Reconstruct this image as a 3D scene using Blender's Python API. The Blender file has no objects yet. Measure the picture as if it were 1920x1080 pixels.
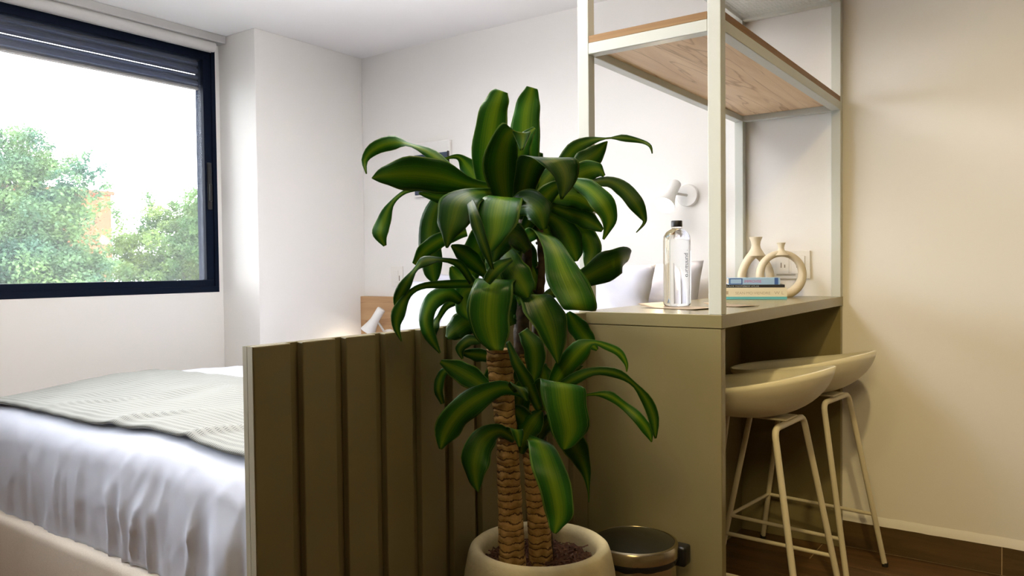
import bpy, bmesh, math, random
from mathutils import Vector, Matrix, noise

R = math.radians
PI = math.pi
rnd = random.Random(7)
scene = bpy.context.scene
COL = scene.collection

# ------------------------------------------------------------------ camera
H = 1.08                      # lens height above the floor
yaw, pitch, roll = R(35.6245), R(-1.47293), R(-0.61364)
fwd = Vector((-math.sin(yaw) * math.cos(pitch), math.cos(yaw) * math.cos(pitch), math.sin(pitch)))
rt0 = Vector((math.cos(yaw), math.sin(yaw), 0))
up0 = rt0.cross(fwd)
rt = rt0 * math.cos(roll) + up0 * math.sin(roll)
up = -rt0 * math.sin(roll) + up0 * math.cos(roll)
cam = bpy.data.cameras.new('camera')
cam.sensor_width = 36
cam.lens = 1451.058 / 1920 * 36
cam.clip_start = 0.02
cam.clip_end = 300
co = bpy.data.objects.new('camera', cam)
COL.objects.link(co)
co.matrix_world = Matrix(((rt.x, up.x, -fwd.x, 0), (rt.y, up.y, -fwd.y, 0), (rt.z, up.z, -fwd.z, H), (0, 0, 0, 1)))
scene.camera = co

# ------------------------------------------------------------------ sky, lamps, exposure
scene.view_settings.view_transform = 'Standard'
scene.view_settings.look = 'None'
scene.view_settings.exposure = 0.88
scene.view_settings.gamma = 1.0
scene.view_settings.use_curve_mapping = False
world = bpy.data.worlds.new('overcast_sky')
scene.world = world
world.use_nodes = True
bg = world.node_tree.nodes['Background']
bg.inputs['Color'].default_value = (0.94, 0.955, 1.0, 1)
bg.inputs['Strength'].default_value = 7.6


def lamp(name, kind, loc, energy, color, size=0.1, aim=None, spot=None):
    l = bpy.data.lights.new(name, kind)
    l.energy = energy
    l.color = color
    if kind == 'AREA':
        l.shape = 'DISK'
        l.size = size
    else:
        l.shadow_soft_size = size
    if spot:
        l.spot_size, l.spot_blend = spot
    o = bpy.data.objects.new(name, l)
    COL.objects.link(o)
    o.location = loc
    if aim is not None:
        o.rotation_euler = (Vector(aim) - Vector(loc)).to_track_quat('-Z', 'Y').to_euler()
    return o


WARM = (1.0, 0.76, 0.34)
# unseen fill added without fixtures: two lights facing down, one spot at back wall
for x, y, e in ((-0.62, 1.0, 2.6), (0.5, -0.8, 0.8)):
    lamp('unseen_down_fill', 'AREA', (x, y, 2.27), e, WARM, 0.16, (x, y, 0))
lamp('unseen_spot_fill', 'SPOT', (-0.12, 1.35, 2.25), 33, WARM, 0.05, (0.15, 3.1, 0.5), (R(95), 0.9))
lamp('unseen_spot_fill', 'SPOT', (0.22, -0.9, 2.2), 95, WARM, 0.35, (-0.25, 2.5, 0.45), (R(40), 0.9))  # another added spot, lifting the stools and lower right wall
# unseen upward light added over the bed foot to brighten the bedroom
lamp('unseen_up_fill', 'SPOT', (-1.75, 1.35, 1.85), 132, (1.0, 0.98, 0.965), 0.16, (-1.75, 1.35, 2.3), (R(165), 0.5))

# ------------------------------------------------------------------ materials
MATS = {}


def mat(name, col, rough=0.5, metal=0.0, var=0.0, vscale=8.0, bump=0.0, bscale=60.0, spec=0.5, stretch=None, coat=0.0, trans=0.0, ior=1.45):
    m = bpy.data.materials.new(name)
    m.use_nodes = True
    nt = m.node_tree
    b = nt.nodes['Principled BSDF']
    b.inputs['Base Color'].default_value = (*col, 1)
    b.inputs['Roughness'].default_value = rough
    b.inputs['Metallic'].default_value = metal
    b.inputs['Specular IOR Level'].default_value = spec
    b.inputs['Coat Weight'].default_value = coat
    b.inputs['Transmission Weight'].default_value = trans
    b.inputs['IOR'].default_value = ior
    tc = nt.nodes.new('ShaderNodeTexCoord')
    vec = tc.outputs['Object']
    if stretch:
        mp = nt.nodes.new('ShaderNodeMapping')
        mp.inputs['Scale'].default_value = stretch
        nt.links.new(vec, mp.inputs['Vector'])
        vec = mp.outputs['Vector']
    if var:
        n = nt.nodes.new('ShaderNodeTexNoise')
        n.inputs['Scale'].default_value = vscale
        n.inputs['Detail'].default_value = 5
        nt.links.new(vec, n.inputs['Vector'])
        r = nt.nodes.new('ShaderNodeValToRGB')
        r.color_ramp.elements[0].position = 0.3
        r.color_ramp.elements[1].position = 0.72
        r.color_ramp.elements[0].color = (*[c * (1 - var) for c in col], 1)
        r.color_ramp.elements[1].color = (*[min(1, c * (1 + var)) for c in col], 1)
        nt.links.new(n.outputs['Fac'], r.inputs['Fac'])
        nt.links.new(r.outputs['Color'], b.inputs['Base Color'])
    if bump:
        n2 = nt.nodes.new('ShaderNodeTexNoise')
        n2.inputs['Scale'].default_value = bscale
        n2.inputs['Detail'].default_value = 4
        nt.links.new(vec, n2.inputs['Vector'])
        bp = nt.nodes.new('ShaderNodeBump')
        bp.inputs['Strength'].default_value = bump
        bp.inputs['Distance'].default_value = 0.004
        nt.links.new(n2.outputs['Fac'], bp.inputs['Height'])
        nt.links.new(bp.outputs['Normal'], b.inputs['Normal'])
    MATS[name] = m
    return m


def emit(name, col, s):
    m = bpy.data.materials.new(name)
    m.use_nodes = True
    nt = m.node_tree
    nt.nodes.remove(nt.nodes['Principled BSDF'])
    e = nt.nodes.new('ShaderNodeEmission')
    e.inputs['Color'].default_value = (*col, 1)
    e.inputs['Strength'].default_value = s
    nt.links.new(e.outputs[0], nt.nodes['Material Output'].inputs['Surface'])
    MATS[name] = m
    return m


def wood(name, c0, c1, scale, rough=0.5, spec=0.4, cracks=None):
    m = bpy.data.materials.new(name)
    m.use_nodes = True
    nt = m.node_tree
    b = nt.nodes['Principled BSDF']
    b.inputs['Roughness'].default_value = rough
    b.inputs['Specular IOR Level'].default_value = spec
    tc = nt.nodes.new('ShaderNodeTexCoord')
    info = nt.nodes.new('ShaderNodeObjectInfo')
    off = nt.nodes.new('ShaderNodeVectorMath')
    off.operation = 'MULTIPLY_ADD'
    off.inputs[1].default_value = (7, 5, 3)
    nt.links.new(info.outputs['Random'], off.inputs[0])
    nt.links.new(tc.outputs['Object'], off.inputs[2])
    mp = nt.nodes.new('ShaderNodeMapping')
    mp.inputs['Scale'].default_value = scale
    nt.links.new(off.outputs[0], mp.inputs['Vector'])
    n = nt.nodes.new('ShaderNodeTexNoise')
    n.inputs['Scale'].default_value = 1.0
    n.inputs['Detail'].default_value = 9
    n.inputs['Roughness'].default_value = 0.62
    n.inputs['Distortion'].default_value = 0.6
    nt.links.new(mp.outputs[0], n.inputs['Vector'])
    r = nt.nodes.new('ShaderNodeValToRGB')
    r.color_ramp.elements[0].position = 0.34
    r.color_ramp.elements[1].position = 0.7
    r.color_ramp.elements[0].color = (*c0, 1)
    r.color_ramp.elements[1].color = (*c1, 1)
    if cracks:
        e = r.color_ramp.elements.new(0.27)
        e.color = (*cracks, 1)
    nt.links.new(n.outputs['Fac'], r.inputs['Fac'])
    out = r.outputs['Color']
    if cracks:
        mp2 = nt.nodes.new('ShaderNodeMapping')
        mp2.inputs['Scale'].default_value = [s * 0.55 for s in scale]
        nt.links.new(off.outputs[0], mp2.inputs['Vector'])
        n3 = nt.nodes.new('ShaderNodeTexNoise')
        n3.inputs['Scale'].default_value = 1.0
        n3.inputs['Detail'].default_value = 3
        n3.inputs['Distortion'].default_value = 1.2
        nt.links.new(mp2.outputs[0], n3.inputs['Vector'])
        r3 = nt.nodes.new('ShaderNodeValToRGB')
        r3.color_ramp.elements[0].position = 0.485
        r3.color_ramp.elements[0].color = (1, 1, 1, 1)
        r3.color_ramp.elements[1].position = 0.52
        r3.color_ramp.elements[1].color = (1, 1, 1, 1)
        e3 = r3.color_ramp.elements.new(0.5)
        e3.color = (0.70, 0.62, 0.54, 1)
        nt.links.new(n3.outputs['Fac'], r3.inputs['Fac'])
        mx = nt.nodes.new('ShaderNodeMix')
        mx.data_type = 'RGBA'
        mx.blend_type = 'MULTIPLY'
        mx.inputs['Factor'].default_value = 1.0
        nt.links.new(out, mx.inputs['A'])
        nt.links.new(r3.outputs['Color'], mx.inputs['B'])
        out = mx.outputs['Result']
    nt.links.new(out, b.inputs['Base Color'])
    bp = nt.nodes.new('ShaderNodeBump')
    bp.inputs['Strength'].default_value = 0.15
    bp.inputs['Distance'].default_value = 0.002
    nt.links.new(n.outputs['Fac'], bp.inputs['Height'])
    nt.links.new(bp.outputs['Normal'], b.inputs['Normal'])
    MATS[name] = m
    return m


WALL = mat('white_plaster', (0.83, 0.813, 0.79), 0.85, bump=0.05, bscale=90, spec=0.2)
CEIL = mat('white_ceiling', (0.81, 0.795, 0.79), 0.9, bump=0.04, bscale=70, spec=0.2)
BEIGEW = mat('warm_beige_paint', (0.26, 0.18, 0.085), 0.8, spec=0.2)
TAUPE = mat('taupe_laminate', (0.240, 0.203, 0.102), 0.24, var=0.04, vscale=3, bump=0.02, bscale=300, spec=0.45)
WHITE_METAL = mat('white_powder_coat', (0.60, 0.62, 0.575), 0.38, spec=0.4)
NAVY = mat('dark_navy_aluminium', (0.004, 0.008, 0.020), 0.6, metal=0.0, spec=0.10)
SLAT = mat('shutter_navy', (0.045, 0.062, 0.145), 0.5, metal=0.0, spec=0.3)
BLIND = mat('grey_blind_fabric', (0.50, 0.49, 0.48), 0.7, bump=0.05, bscale=400)
OAK = wood('oak_board', (0.72, 0.50, 0.30), (0.92, 0.71, 0.49), (18, 1.3, 18), 0.55, 0.35, (0.34, 0.21, 0.12))
OAKX = wood('oak_headboard', (0.40, 0.235, 0.115), (0.56, 0.36, 0.20), (1.3, 10, 16), 0.55, 0.35, (0.30, 0.165, 0.08))
OAKEDGE = wood('oak_edge', (0.22, 0.115, 0.04), (0.33, 0.19, 0.075), (2, 2, 60), 0.55, 0.35)
PLANK = wood('brown_wood_tile', (0.085, 0.043, 0.016), (0.175, 0.092, 0.036), (2.2, 26, 26), 0.38, 0.45)
SKIRT = wood('brown_skirting_tile', (0.075, 0.045, 0.018), (0.14, 0.085, 0.035), (2.2, 26, 26), 0.38, 0.45)
GROUT = mat('tan_grout', (0.46, 0.34, 0.20), 0.9, var=0.1)
DUVET = mat('white_cotton', (0.685, 0.725, 0.85), 0.85, bump=0.05, bscale=700, spec=0.2)
BASEFAB = mat('beige_upholstery', (0.82, 0.74, 0.64), 0.9, var=0.08, vscale=300, bump=0.3, bscale=900, spec=0.2)
PILLOW = mat('white_pillow_cotton', (0.62, 0.63, 0.73), 0.85, bump=0.04, bscale=500, spec=0.2)
STOOLP = mat('cream_plastic', (0.82, 0.78, 0.63), 0.42, bump=0.02, bscale=500, spec=0.4)
STOOLM = mat('cream_steel', (0.68, 0.62, 0.48), 0.35, spec=0.45)
RUBBER = mat('black_rubber', (0.02, 0.018, 0.016), 0.6)
NAVYMATT = mat('matt_navy_rail', (0.006, 0.009, 0.02), 0.9, spec=0.0)
CERAMIC = mat('cream_ceramic', (0.72, 0.63, 0.47), 0.55, var=0.03, vscale=60, bump=0.08, bscale=250, spec=0.35)
SHADE = mat('white_lamp_enamel', (0.80, 0.79, 0.77), 0.35, spec=0.5)
BULB = emit('lamp_glow', (1.0, 0.90, 0.72), 9.0)
CONCRETE = mat('sandy_concrete', (0.58, 0.50, 0.30), 0.75, var=0.16, vscale=14, bump=0.22, bscale=120, spec=0.3)
SOIL = mat('bark_soil', (0.075, 0.032, 0.018), 0.95, var=0.6, vscale=140, bump=0.8, bscale=250, spec=0.2)
STEEL = mat('brushed_steel', (0.50, 0.43, 0.31), 0.25, metal=1.0, bump=0.03, bscale=40, stretch=(1, 1, 60))
BINLID = mat('dark_gloss_lid', (0.018, 0.016, 0.010), 0.22, spec=0.5)
BLACK = mat('black_plastic', (0.012, 0.012, 0.013), 0.35)
PLASTIC = mat('white_switch_plastic', (0.80, 0.78, 0.74), 0.3, spec=0.5)
SLOT = mat('switch_gap', (0.25, 0.21, 0.16), 0.7)
PAGES = mat('book_pages', (0.50, 0.36, 0.19), 0.9, var=0.2, vscale=1.0, stretch=(1, 1, 900))
CREAMCOV = mat('cream_book_cover', (0.72, 0.66, 0.50), 0.4)
TEALCOV = mat('teal_book_band', (0.12, 0.42, 0.46), 0.4)
BLACKCOV = mat('black_book_cover', (0.02, 0.02, 0.025), 0.4)
BLUECOV = mat('light_blue_cover', (0.36, 0.55, 0.78), 0.4)
DBLUE = mat('dark_blue_print', (0.05, 0.12, 0.36), 0.4)
PINK = mat('pink_print', (0.55, 0.10, 0.36), 0.4)
TAN = mat('tan_print', (0.45, 0.36, 0.25), 0.5)
WHITEP = mat('pale_print', (0.6, 0.66, 0.66), 0.5)
KRAFT = mat('kraft_card', (0.33, 0.20, 0.12), 0.6)
PAPER = mat('sand_card', (0.38, 0.29, 0.20), 0.5)
EDGE = mat('daylit_taupe_edge', (0.46, 0.42, 0.30), 0.4)  # taupe made paler for daylight on the divider end; greyer hue its own
INK = mat('black_ink', (0.015, 0.016, 0.018), 0.5)
WATER = mat('water_filled_glass', (0.97, 0.985, 0.99), 0.0, trans=1.0, ior=1.36)
PRINT = mat('slate_print', (0.045, 0.065, 0.10), 0.35, var=0.15, vscale=6)
MATBOARD = mat('white_mat_board', (0.78, 0.77, 0.75), 0.6)
BARK = mat('tree_bark', (0.09, 0.065, 0.05), 0.9, var=0.3, vscale=8)
TERRACOTTA = mat('terracotta_render', (0.22, 0.062, 0.026), 0.9, var=0.08, vscale=1.5)
TERRACAP = mat('terracotta_coping', (0.2, 0.055, 0.026), 0.9)
GRASS = mat('courtyard_paving', (0.10, 0.10, 0.095), 0.95, var=0.3, vscale=2)
OUTGLASS = mat('dark_window_glass', (0.05, 0.06, 0.07), 0.1)


def cane_mat():
    m = mat('ringed_cane_bark', (0.33, 0.20, 0.085), 0.8, spec=0.25)
    nt = m.node_tree
    b = nt.nodes['Principled BSDF']
    tc = nt.nodes.new('ShaderNodeTexCoord')
    w = nt.nodes.new('ShaderNodeTexWave')
    w.bands_direction = 'Z'
    w.inputs['Scale'].default_value = 22
    w.inputs['Distortion'].default_value = 5.0
    w.inputs['Detail'].default_value = 4
    w.inputs['Detail Scale'].default_value = 2.2
    nt.links.new(tc.outputs['Object'], w.inputs['Vector'])
    r = nt.nodes.new('ShaderNodeValToRGB')
    r.color_ramp.elements[0].position = 0.02
    r.color_ramp.elements[0].color = (0.10, 0.055, 0.025, 1)
    r.color_ramp.elements[1].position = 0.12
    r.color_ramp.elements[1].color = (0.50, 0.31, 0.115, 1)
    n = nt.nodes.new('ShaderNodeTexNoise')
    n.inputs['Scale'].default_value = 45
    n.inputs['Detail'].default_value = 6
    nt.links.new(tc.outputs['Object'], n.inputs['Vector'])
    mx = nt.nodes.new('ShaderNodeMix')
    mx.data_type = 'RGBA'
    mx.blend_type = 'MULTIPLY'
    mx.inputs['Factor'].default_value = 0.7
    r2 = nt.nodes.new('ShaderNodeValToRGB')
    r2.color_ramp.elements[0].position = 0.35
    r2.color_ramp.elements[0].color = (0.35, 0.30, 0.25, 1)
    r2.color_ramp.elements[1].position = 0.6
    nt.links.new(n.outputs['Fac'], r2.inputs['Fac'])
    nt.links.new(w.outputs['Fac'], r.inputs['Fac'])
    nt.links.new(r.outputs['Color'], mx.inputs['A'])
    nt.links.new(r2.outputs['Color'], mx.inputs['B'])
    nt.links.new(mx.outputs['Result'], b.inputs['Base Color'])
    bp = nt.nodes.new('ShaderNodeBump')
    bp.inputs['Strength'].default_value = 0.35
    bp.inputs['Distance'].default_value = 0.004
    nt.links.new(w.outputs['Fac'], bp.inputs['Height'])
    nt.links.new(bp.outputs['Normal'], b.inputs['Normal'])
    return m


CANE = cane_mat()
DARKCANE = mat('dark_young_stem', (0.055, 0.035, 0.018), 0.8, var=0.5, vscale=70, bump=0.6, bscale=90)


def leaf_mat():
    m = mat('variegated_leaf', (0.02, 0.07, 0.01), 0.34, spec=0.35)
    nt = m.node_tree
    b = nt.nodes['Principled BSDF']
    uv = nt.nodes.new('ShaderNodeUVMap')
    sp = nt.nodes.new('ShaderNodeSeparateXYZ')
    nt.links.new(uv.outputs['UV'], sp.inputs[0])
    # streaks running along the blade
    mp = nt.nodes.new('ShaderNodeMapping')
    mp.inputs['Scale'].default_value = (30, 0.8, 1)
    nt.links.new(uv.outputs['UV'], mp.inputs['Vector'])
    info = nt.nodes.new('ShaderNodeObjectInfo')
    add = nt.nodes.new('ShaderNodeVectorMath')
    add.operation = 'MULTIPLY_ADD'
    add.inputs[1].default_value = (17, 17, 0)
    nt.links.new(info.outputs['Random'], add.inputs[0])
    nt.links.new(mp.outputs[0], add.inputs[2])
    n = nt.nodes.new('ShaderNodeTexNoise')
    n.inputs['Scale'].default_value = 1.0
    n.inputs['Detail'].default_value = 3
    nt.links.new(add.outputs[0], n.inputs['Vector'])
    # distance from the midrib 0..1 plus streak noise
    s = nt.nodes.new('ShaderNodeMath')
    s.operation = 'SUBTRACT'
    s.inputs[1].default_value = 0.5
    nt.links.new(sp.outputs['X'], s.inputs[0])
    a = nt.nodes.new('ShaderNodeMath')
    a.operation = 'ABSOLUTE'
    nt.links.new(s.outputs[0], a.inputs[0])
    ma = nt.nodes.new('ShaderNodeMath')
    ma.operation = 'MULTIPLY_ADD'
    ma.inputs[1].default_value = 2.0
    nt.links.new(a.outputs[0], ma.inputs[0])
    sc = nt.nodes.new('ShaderNodeMath')
    sc.operation = 'MULTIPLY_ADD'
    sc.inputs[1].default_value = 0.62
    sc.inputs[2].default_value = -0.31
    nt.links.new(n.outputs['Fac'], sc.inputs[0])
    nt.links.new(sc.outputs[0], ma.inputs[2])
    r = nt.nodes.new('ShaderNodeValToRGB')
    cr = r.color_ramp
    cr.elements[0].position = 0.0
    cr.elements[0].color = (0.17, 0.28, 0.014, 1)
    cr.elements[1].position = 1.0
    cr.elements[1].color = (0.14, 0.25, 0.045, 1)
    for p, c in ((0.24, (0.100, 0.215, 0.012)), (0.52, (0.032, 0.135, 0.010)), (0.78, (0.015, 0.092, 0.009)), (0.92, (0.017, 0.095, 0.010)), (0.965, (0.15, 0.26, 0.06))):
        e = cr.elements.new(p)
        e.color = (*c, 1)
    nt.links.new(ma.outputs[0], r.inputs['Fac'])
    tone = nt.nodes.new('ShaderNodeMath')
    tone.operation = 'MULTIPLY_ADD'
    tone.inputs[1].default_value = 0.75
    tone.inputs[2].default_value = 0.45
    nt.links.new(info.outputs['Random'], tone.inputs[0])
    tm = nt.nodes.new('ShaderNodeVectorMath')
    tm.operation = 'SCALE'
    nt.links.new(r.outputs['Color'], tm.inputs[0])
    nt.links.new(tone.outputs[0], tm.inputs['Scale'])
    nt.links.new(tm.outputs[0], b.inputs['Base Color'])
    bp = nt.nodes.new('ShaderNodeBump')
    bp.inputs['Strength'].default_value = 0.25
    bp.inputs['Distance'].default_value = 0.002
    nt.links.new(n.outputs['Fac'], bp.inputs['Height'])
    nt.links.new(bp.outputs['Normal'], b.inputs['Normal'])
    tr = nt.nodes.new('ShaderNodeBsdfTranslucent')
    mxc = nt.nodes.new('ShaderNodeMix')
    mxc.data_type = 'RGBA'
    mxc.blend_type = 'MULTIPLY'
    mxc.inputs['Factor'].default_value = 1
    mxc.inputs['B'].default_value = (1.6, 1.5, 0.6, 1)
    nt.links.new(r.outputs['Color'], mxc.inputs['A'])
    nt.links.new(mxc.outputs['Result'], tr.inputs['Color'])
    mx = nt.nodes.new('ShaderNodeMixShader')
    mx.inputs['Fac'].default_value = 0.22
    nt.links.new(b.outputs[0], mx.inputs[1])
    nt.links.new(tr.outputs[0], mx.inputs[2])
    nt.links.new(mx.outputs[0], nt.nodes['Material Output'].inputs['Surface'])
    return m


LEAF = leaf_mat()


def tree_leaf_mat(name, c0, c1, trans):
    m = mat(name, c0, 0.6, spec=0.3)
    nt = m.node_tree
    b = nt.nodes['Principled BSDF']
    tc = nt.nodes.new('ShaderNodeTexCoord')
    n = nt.nodes.new('ShaderNodeTexNoise')
    n.inputs['Scale'].default_value = 1.6
    n.inputs['Detail'].default_value = 6
    nt.links.new(tc.outputs['Object'], n.inputs['Vector'])
    r = nt.nodes.new('ShaderNodeValToRGB')
    r.color_ramp.elements[0].position = 0.38
    r.color_ramp.elements[1].position = 0.62
    r.color_ramp.elements[0].color = (*c0, 1)
    r.color_ramp.elements[1].color = (*c1, 1)
    nt.links.new(n.outputs['Fac'], r.inputs['Fac'])
    nt.links.new(r.outputs['Color'], b.inputs['Base Color'])
    tr = nt.nodes.new('ShaderNodeBsdfTranslucent')
    nt.links.new(r.outputs['Color'], tr.inputs['Color'])
    mx = nt.nodes.new('ShaderNodeMixShader')
    mx.inputs['Fac'].default_value = trans
    nt.links.new(b.outputs[0], mx.inputs[1])
    nt.links.new(tr.outputs[0], mx.inputs[2])
    nt.links.new(mx.outputs[0], nt.nodes['Material Output'].inputs['Surface'])
    return m


TREELEAF_A = tree_leaf_mat('blue_green_foliage', (0.034, 0.086, 0.052), (0.11, 0.185, 0.062), 0.35)
TREELEAF_B = tree_leaf_mat('yellow_green_foliage', (0.064, 0.130, 0.042), (0.150, 0.215, 0.052), 0.4)


def pane_mat():
    m = bpy.data.materials.new('hazed_window_glass')
    m.use_nodes = True
    nt = m.node_tree
    nt.nodes.remove(nt.nodes['Principled BSDF'])
    t = nt.nodes.new('ShaderNodeBsdfTransparent')
    t.inputs['Color'].default_value = (0.97, 0.985, 0.98, 1)
    g = nt.nodes.new('ShaderNodeBsdfGlossy')
    g.inputs['Roughness'].default_value = 0.02
    fr = nt.nodes.new('ShaderNodeFresnel')
    fr.inputs['IOR'].default_value = 1.35
    d = nt.nodes.new('ShaderNodeBsdfTranslucent')
    d.inputs['Color'].default_value = (0.9, 0.95, 1.0, 1)
    m1 = nt.nodes.new('ShaderNodeMixShader')
    nt.links.new(fr.outputs[0], m1.inputs['Fac'])
    nt.links.new(t.outputs[0], m1.inputs[1])
    nt.links.new(g.outputs[0], m1.inputs[2])
    m2 = nt.nodes.new('ShaderNodeMixShader')
    m2.inputs['Fac'].default_value = 0.02  # translucent share lays the overexposed haze over the view
    nt.links.new(m1.outputs[0], m2.inputs[1])
    nt.links.new(d.outputs[0], m2.inputs[2])
    nt.links.new(m2.outputs[0], nt.nodes['Material Output'].inputs['Surface'])
    return m


PANE = pane_mat()


def throw_mat():
    m = mat('woven_grey_throw', (0.42, 0.43, 0.40), 0.95, spec=0.1)
    nt = m.node_tree
    b = nt.nodes['Principled BSDF']
    uv = nt.nodes.new('ShaderNodeUVMap')
    sp = nt.nodes.new('ShaderNodeSeparateXYZ')
    nt.links.new(uv.outputs['UV'], sp.inputs[0])

    def mth(op, a, b_=None):
        n = nt.nodes.new('ShaderNodeMath')
        n.operation = op
        for k, v in enumerate((a, b_)):
            if v is None:
                continue
            if isinstance(v, (int, float)):
                n.inputs[k].default_value = v
            else:
                nt.links.new(v, n.inputs[k])
        return n.outputs[0]
    rowf = mth('DIVIDE', sp.outputs['Y'], 0.017)
    row_ = mth('FLOOR', rowf)
    vf = mth('FRACT', rowf)
    uf = mth('FRACT', mth('ADD', mth('DIVIDE', sp.outputs['X'], 0.0078), mth('MULTIPLY', row_, 0.5)))
    dash = mth('MULTIPLY', mth('LESS_THAN', uf, 0.36), mth('LESS_THAN', vf, 0.55))
    tc = nt.nodes.new('ShaderNodeTexCoord')
    n = nt.nodes.new('ShaderNodeTexNoise')
    n.inputs['Scale'].default_value = 6
    nt.links.new(tc.outputs['Object'], n.inputs['Vector'])
    dk = mth('MULTIPLY', dash, mth('MULTIPLY', n.outputs['Fac'], 1.0))
    mx = nt.nodes.new('ShaderNodeMix')
    mx.data_type = 'RGBA'
    mx.inputs['A'].default_value = (0.33, 0.338, 0.318, 1)
    mx.inputs['B'].default_value = (0.03, 0.033, 0.036, 1)
    nt.links.new(dk, mx.inputs['Factor'])
    nt.links.new(mx.outputs['Result'], b.inputs['Base Color'])
    bp = nt.nodes.new('ShaderNodeBump')
    bp.inputs['Strength'].default_value = 0.5
    bp.inputs['Distance'].default_value = 0.003
    bp.invert = True
    nt.links.new(dash, bp.inputs['Height'])
    nt.links.new(bp.outputs['Normal'], b.inputs['Normal'])
    return m


THROW = throw_mat()

# ------------------------------------------------------------------ builders
ORG = {}


class MB:
    """collects shapes in world (or local) coordinates and links them as one mesh object"""

    def __init__(self):
        self.bm = bmesh.new()

    def box(self, x0, x1, y0, y1, z0, z1, bev=0.0, seg=2):
        bm = self.bm
        vs = [bm.verts.new((x, y, z)) for z in (z0, z1) for y in (y0, y1) for x in (x0, x1)]
        fs = [bm.faces.new([vs[i] for i in f]) for f in ((0, 2, 3, 1), (4, 5, 7, 6), (0, 1, 5, 4), (2, 6, 7, 3), (0, 4, 6, 2), (1, 3, 7, 5))]
        if bev:
            es = list({e for f in fs for e in f.edges})
            bmesh.ops.bevel(bm, geom=es, offset=bev, segments=seg, profile=0.6, affect='EDGES', clamp_overlap=True)
        return self

    def tube(self, pts, rad, n=12, cap=True, radii=None):
        bm = self.bm
        pts = [Vector(p) for p in pts]
        rings = []
        ref = None
        for i, p in enumerate(pts):
            t = (pts[min(i + 1, len(pts) - 1)] - pts[max(i - 1, 0)]).normalized()
            if ref is None:
                ref = Vector((0, 0, 1)) if abs(t.z) < 0.9 else Vector((1, 0, 0))
            a = (ref - t * ref.dot(t)).normalized()
            ref = a
            b = t.cross(a)
            r = radii[i] if radii else rad
            rings.append([bm.verts.new(p + (a * math.cos(2 * PI * k / n) + b * math.sin(2 * PI * k / n)) * r) for k in range(n)])
        for r0, r1 in zip(rings, rings[1:]):
            for k in range(n):
                bm.faces.new((r0[k], r0[(k + 1) % n], r1[(k + 1) % n], r1[k]))
        if cap:
            bm.faces.new(list(reversed(rings[0])))
            bm.faces.new(rings[-1])
        return self

    def lathe(self, prof, n=40, c=(0, 0, 0), axis=None, wob=0.0):
        """prof: list of (radius, height); axis: direction of height"""
        bm = self.bm
        c = Vector(c)
        q = Vector((0, 0, 1)).rotation_difference(Vector(axis).normalized()) if axis is not None else None
        rings = []
        for r, h in prof:
            ring = []
            for k in range(n if r > 1e-6 else 1):
                a = 2 * PI * k / n
                v = Vector((r * math.cos(a), r * math.sin(a), h))
                ring.append(bm.verts.new(c + (q @ v if q else v)))
            rings.append(ring)
        for r0, r1 in zip(rings, rings[1:]):
            for k in range(n):
                a, b = k, (k + 1) % n
                if len(r0) == 1 and len(r1) == 1:
                    continue
                if len(r0) == 1:
                    bm.faces.new((r0[0], r1[b], r1[a]))
                elif len(r1) == 1:
                    bm.faces.new((r0[a], r0[b], r1[0]))
                else:
                    bm.faces.new((r0[a], r0[b], r1[b], r1[a]))
        return self

    def grid(self, f, nu, nv, uvf=None):
        bm = self.bm
        vs = [[bm.verts.new(f(i / nu, j / nv)) for i in range(nu + 1)] for j in range(nv + 1)]
        uvl = bm.loops.layers.uv.verify() if uvf else None
        for j in range(nv):
            for i in range(nu):
                fc = bm.faces.new((vs[j][i], vs[j][i + 1], vs[j + 1][i + 1], vs[j + 1][i]))
                if uvl:
                    for l, (a, b) in zip(fc.loops, ((i, j), (i + 1, j), (i + 1, j + 1), (i, j + 1))):
                        l[uvl].uv = uvf(a / nu, b / nv)
        return self

    def quad(self, a, b, c, d):
        self.bm.faces.new([self.bm.verts.new(p) for p in (a, b, c, d)])
        return self

    def build(self, name, m, parent=None, smooth=None, origin=None, flip=False):
        bm = self.bm
        bmesh.ops.remove_doubles(bm, verts=bm.verts, dist=1e-6)
        bmesh.ops.recalc_face_normals(bm, faces=bm.faces)
        me = bpy.data.meshes.new(name)
        xs = [v.co for v in bm.verts]
        lo = Vector((min(v.x for v in xs), min(v.y for v in xs), min(v.z for v in xs)))
        hi = Vector((max(v.x for v in xs), max(v.y for v in xs), max(v.z for v in xs)))
        o0 = Vector(origin) if origin is not None else Vector(((lo.x + hi.x) / 2, (lo.y + hi.y) / 2, lo.z))
        for v in bm.verts:
            v.co -= o0
        bm.to_mesh(me)
        bm.free()
        if m is not None:
            me.materials.append(m)
        o = bpy.data.objects.new(name, me)
        COL.objects.link(o)
        ORG[o] = o0
        if parent is not None:
            o.parent = parent
            o.location = o0 - ORG[parent]
        else:
            o.location = o0
        if smooth is not None:
            me.shade_smooth()
            if smooth < 180:
                me.set_sharp_from_angle(angle=R(smooth))
        return o


def tag(o, label, cat, group=None):
    o['label'] = label
    o['category'] = cat
    if group:
        o['group'] = group
    return o


def thing(name, loc, label, cat, group=None):
    o = bpy.data.objects.new(name, None)
    o.empty_display_size = 0.05
    COL.objects.link(o)
    o.location = loc
    ORG[o] = Vector(loc)
    return tag(o, label, cat, group)


def struct(o):
    o['kind'] = 'structure'
    return o


def sempty(name, loc):
    o = bpy.data.objects.new(name, None)
    o.empty_display_size = 0.05
    COL.objects.link(o)
    o.location = loc
    ORG[o] = Vector(loc)
    o['kind'] = 'structure'
    return o


def solid(o, t, off=0.0):
    md = o.modifiers.new('thickness', 'SOLIDIFY')
    md.thickness = t
    md.offset = off
    return o


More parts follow.
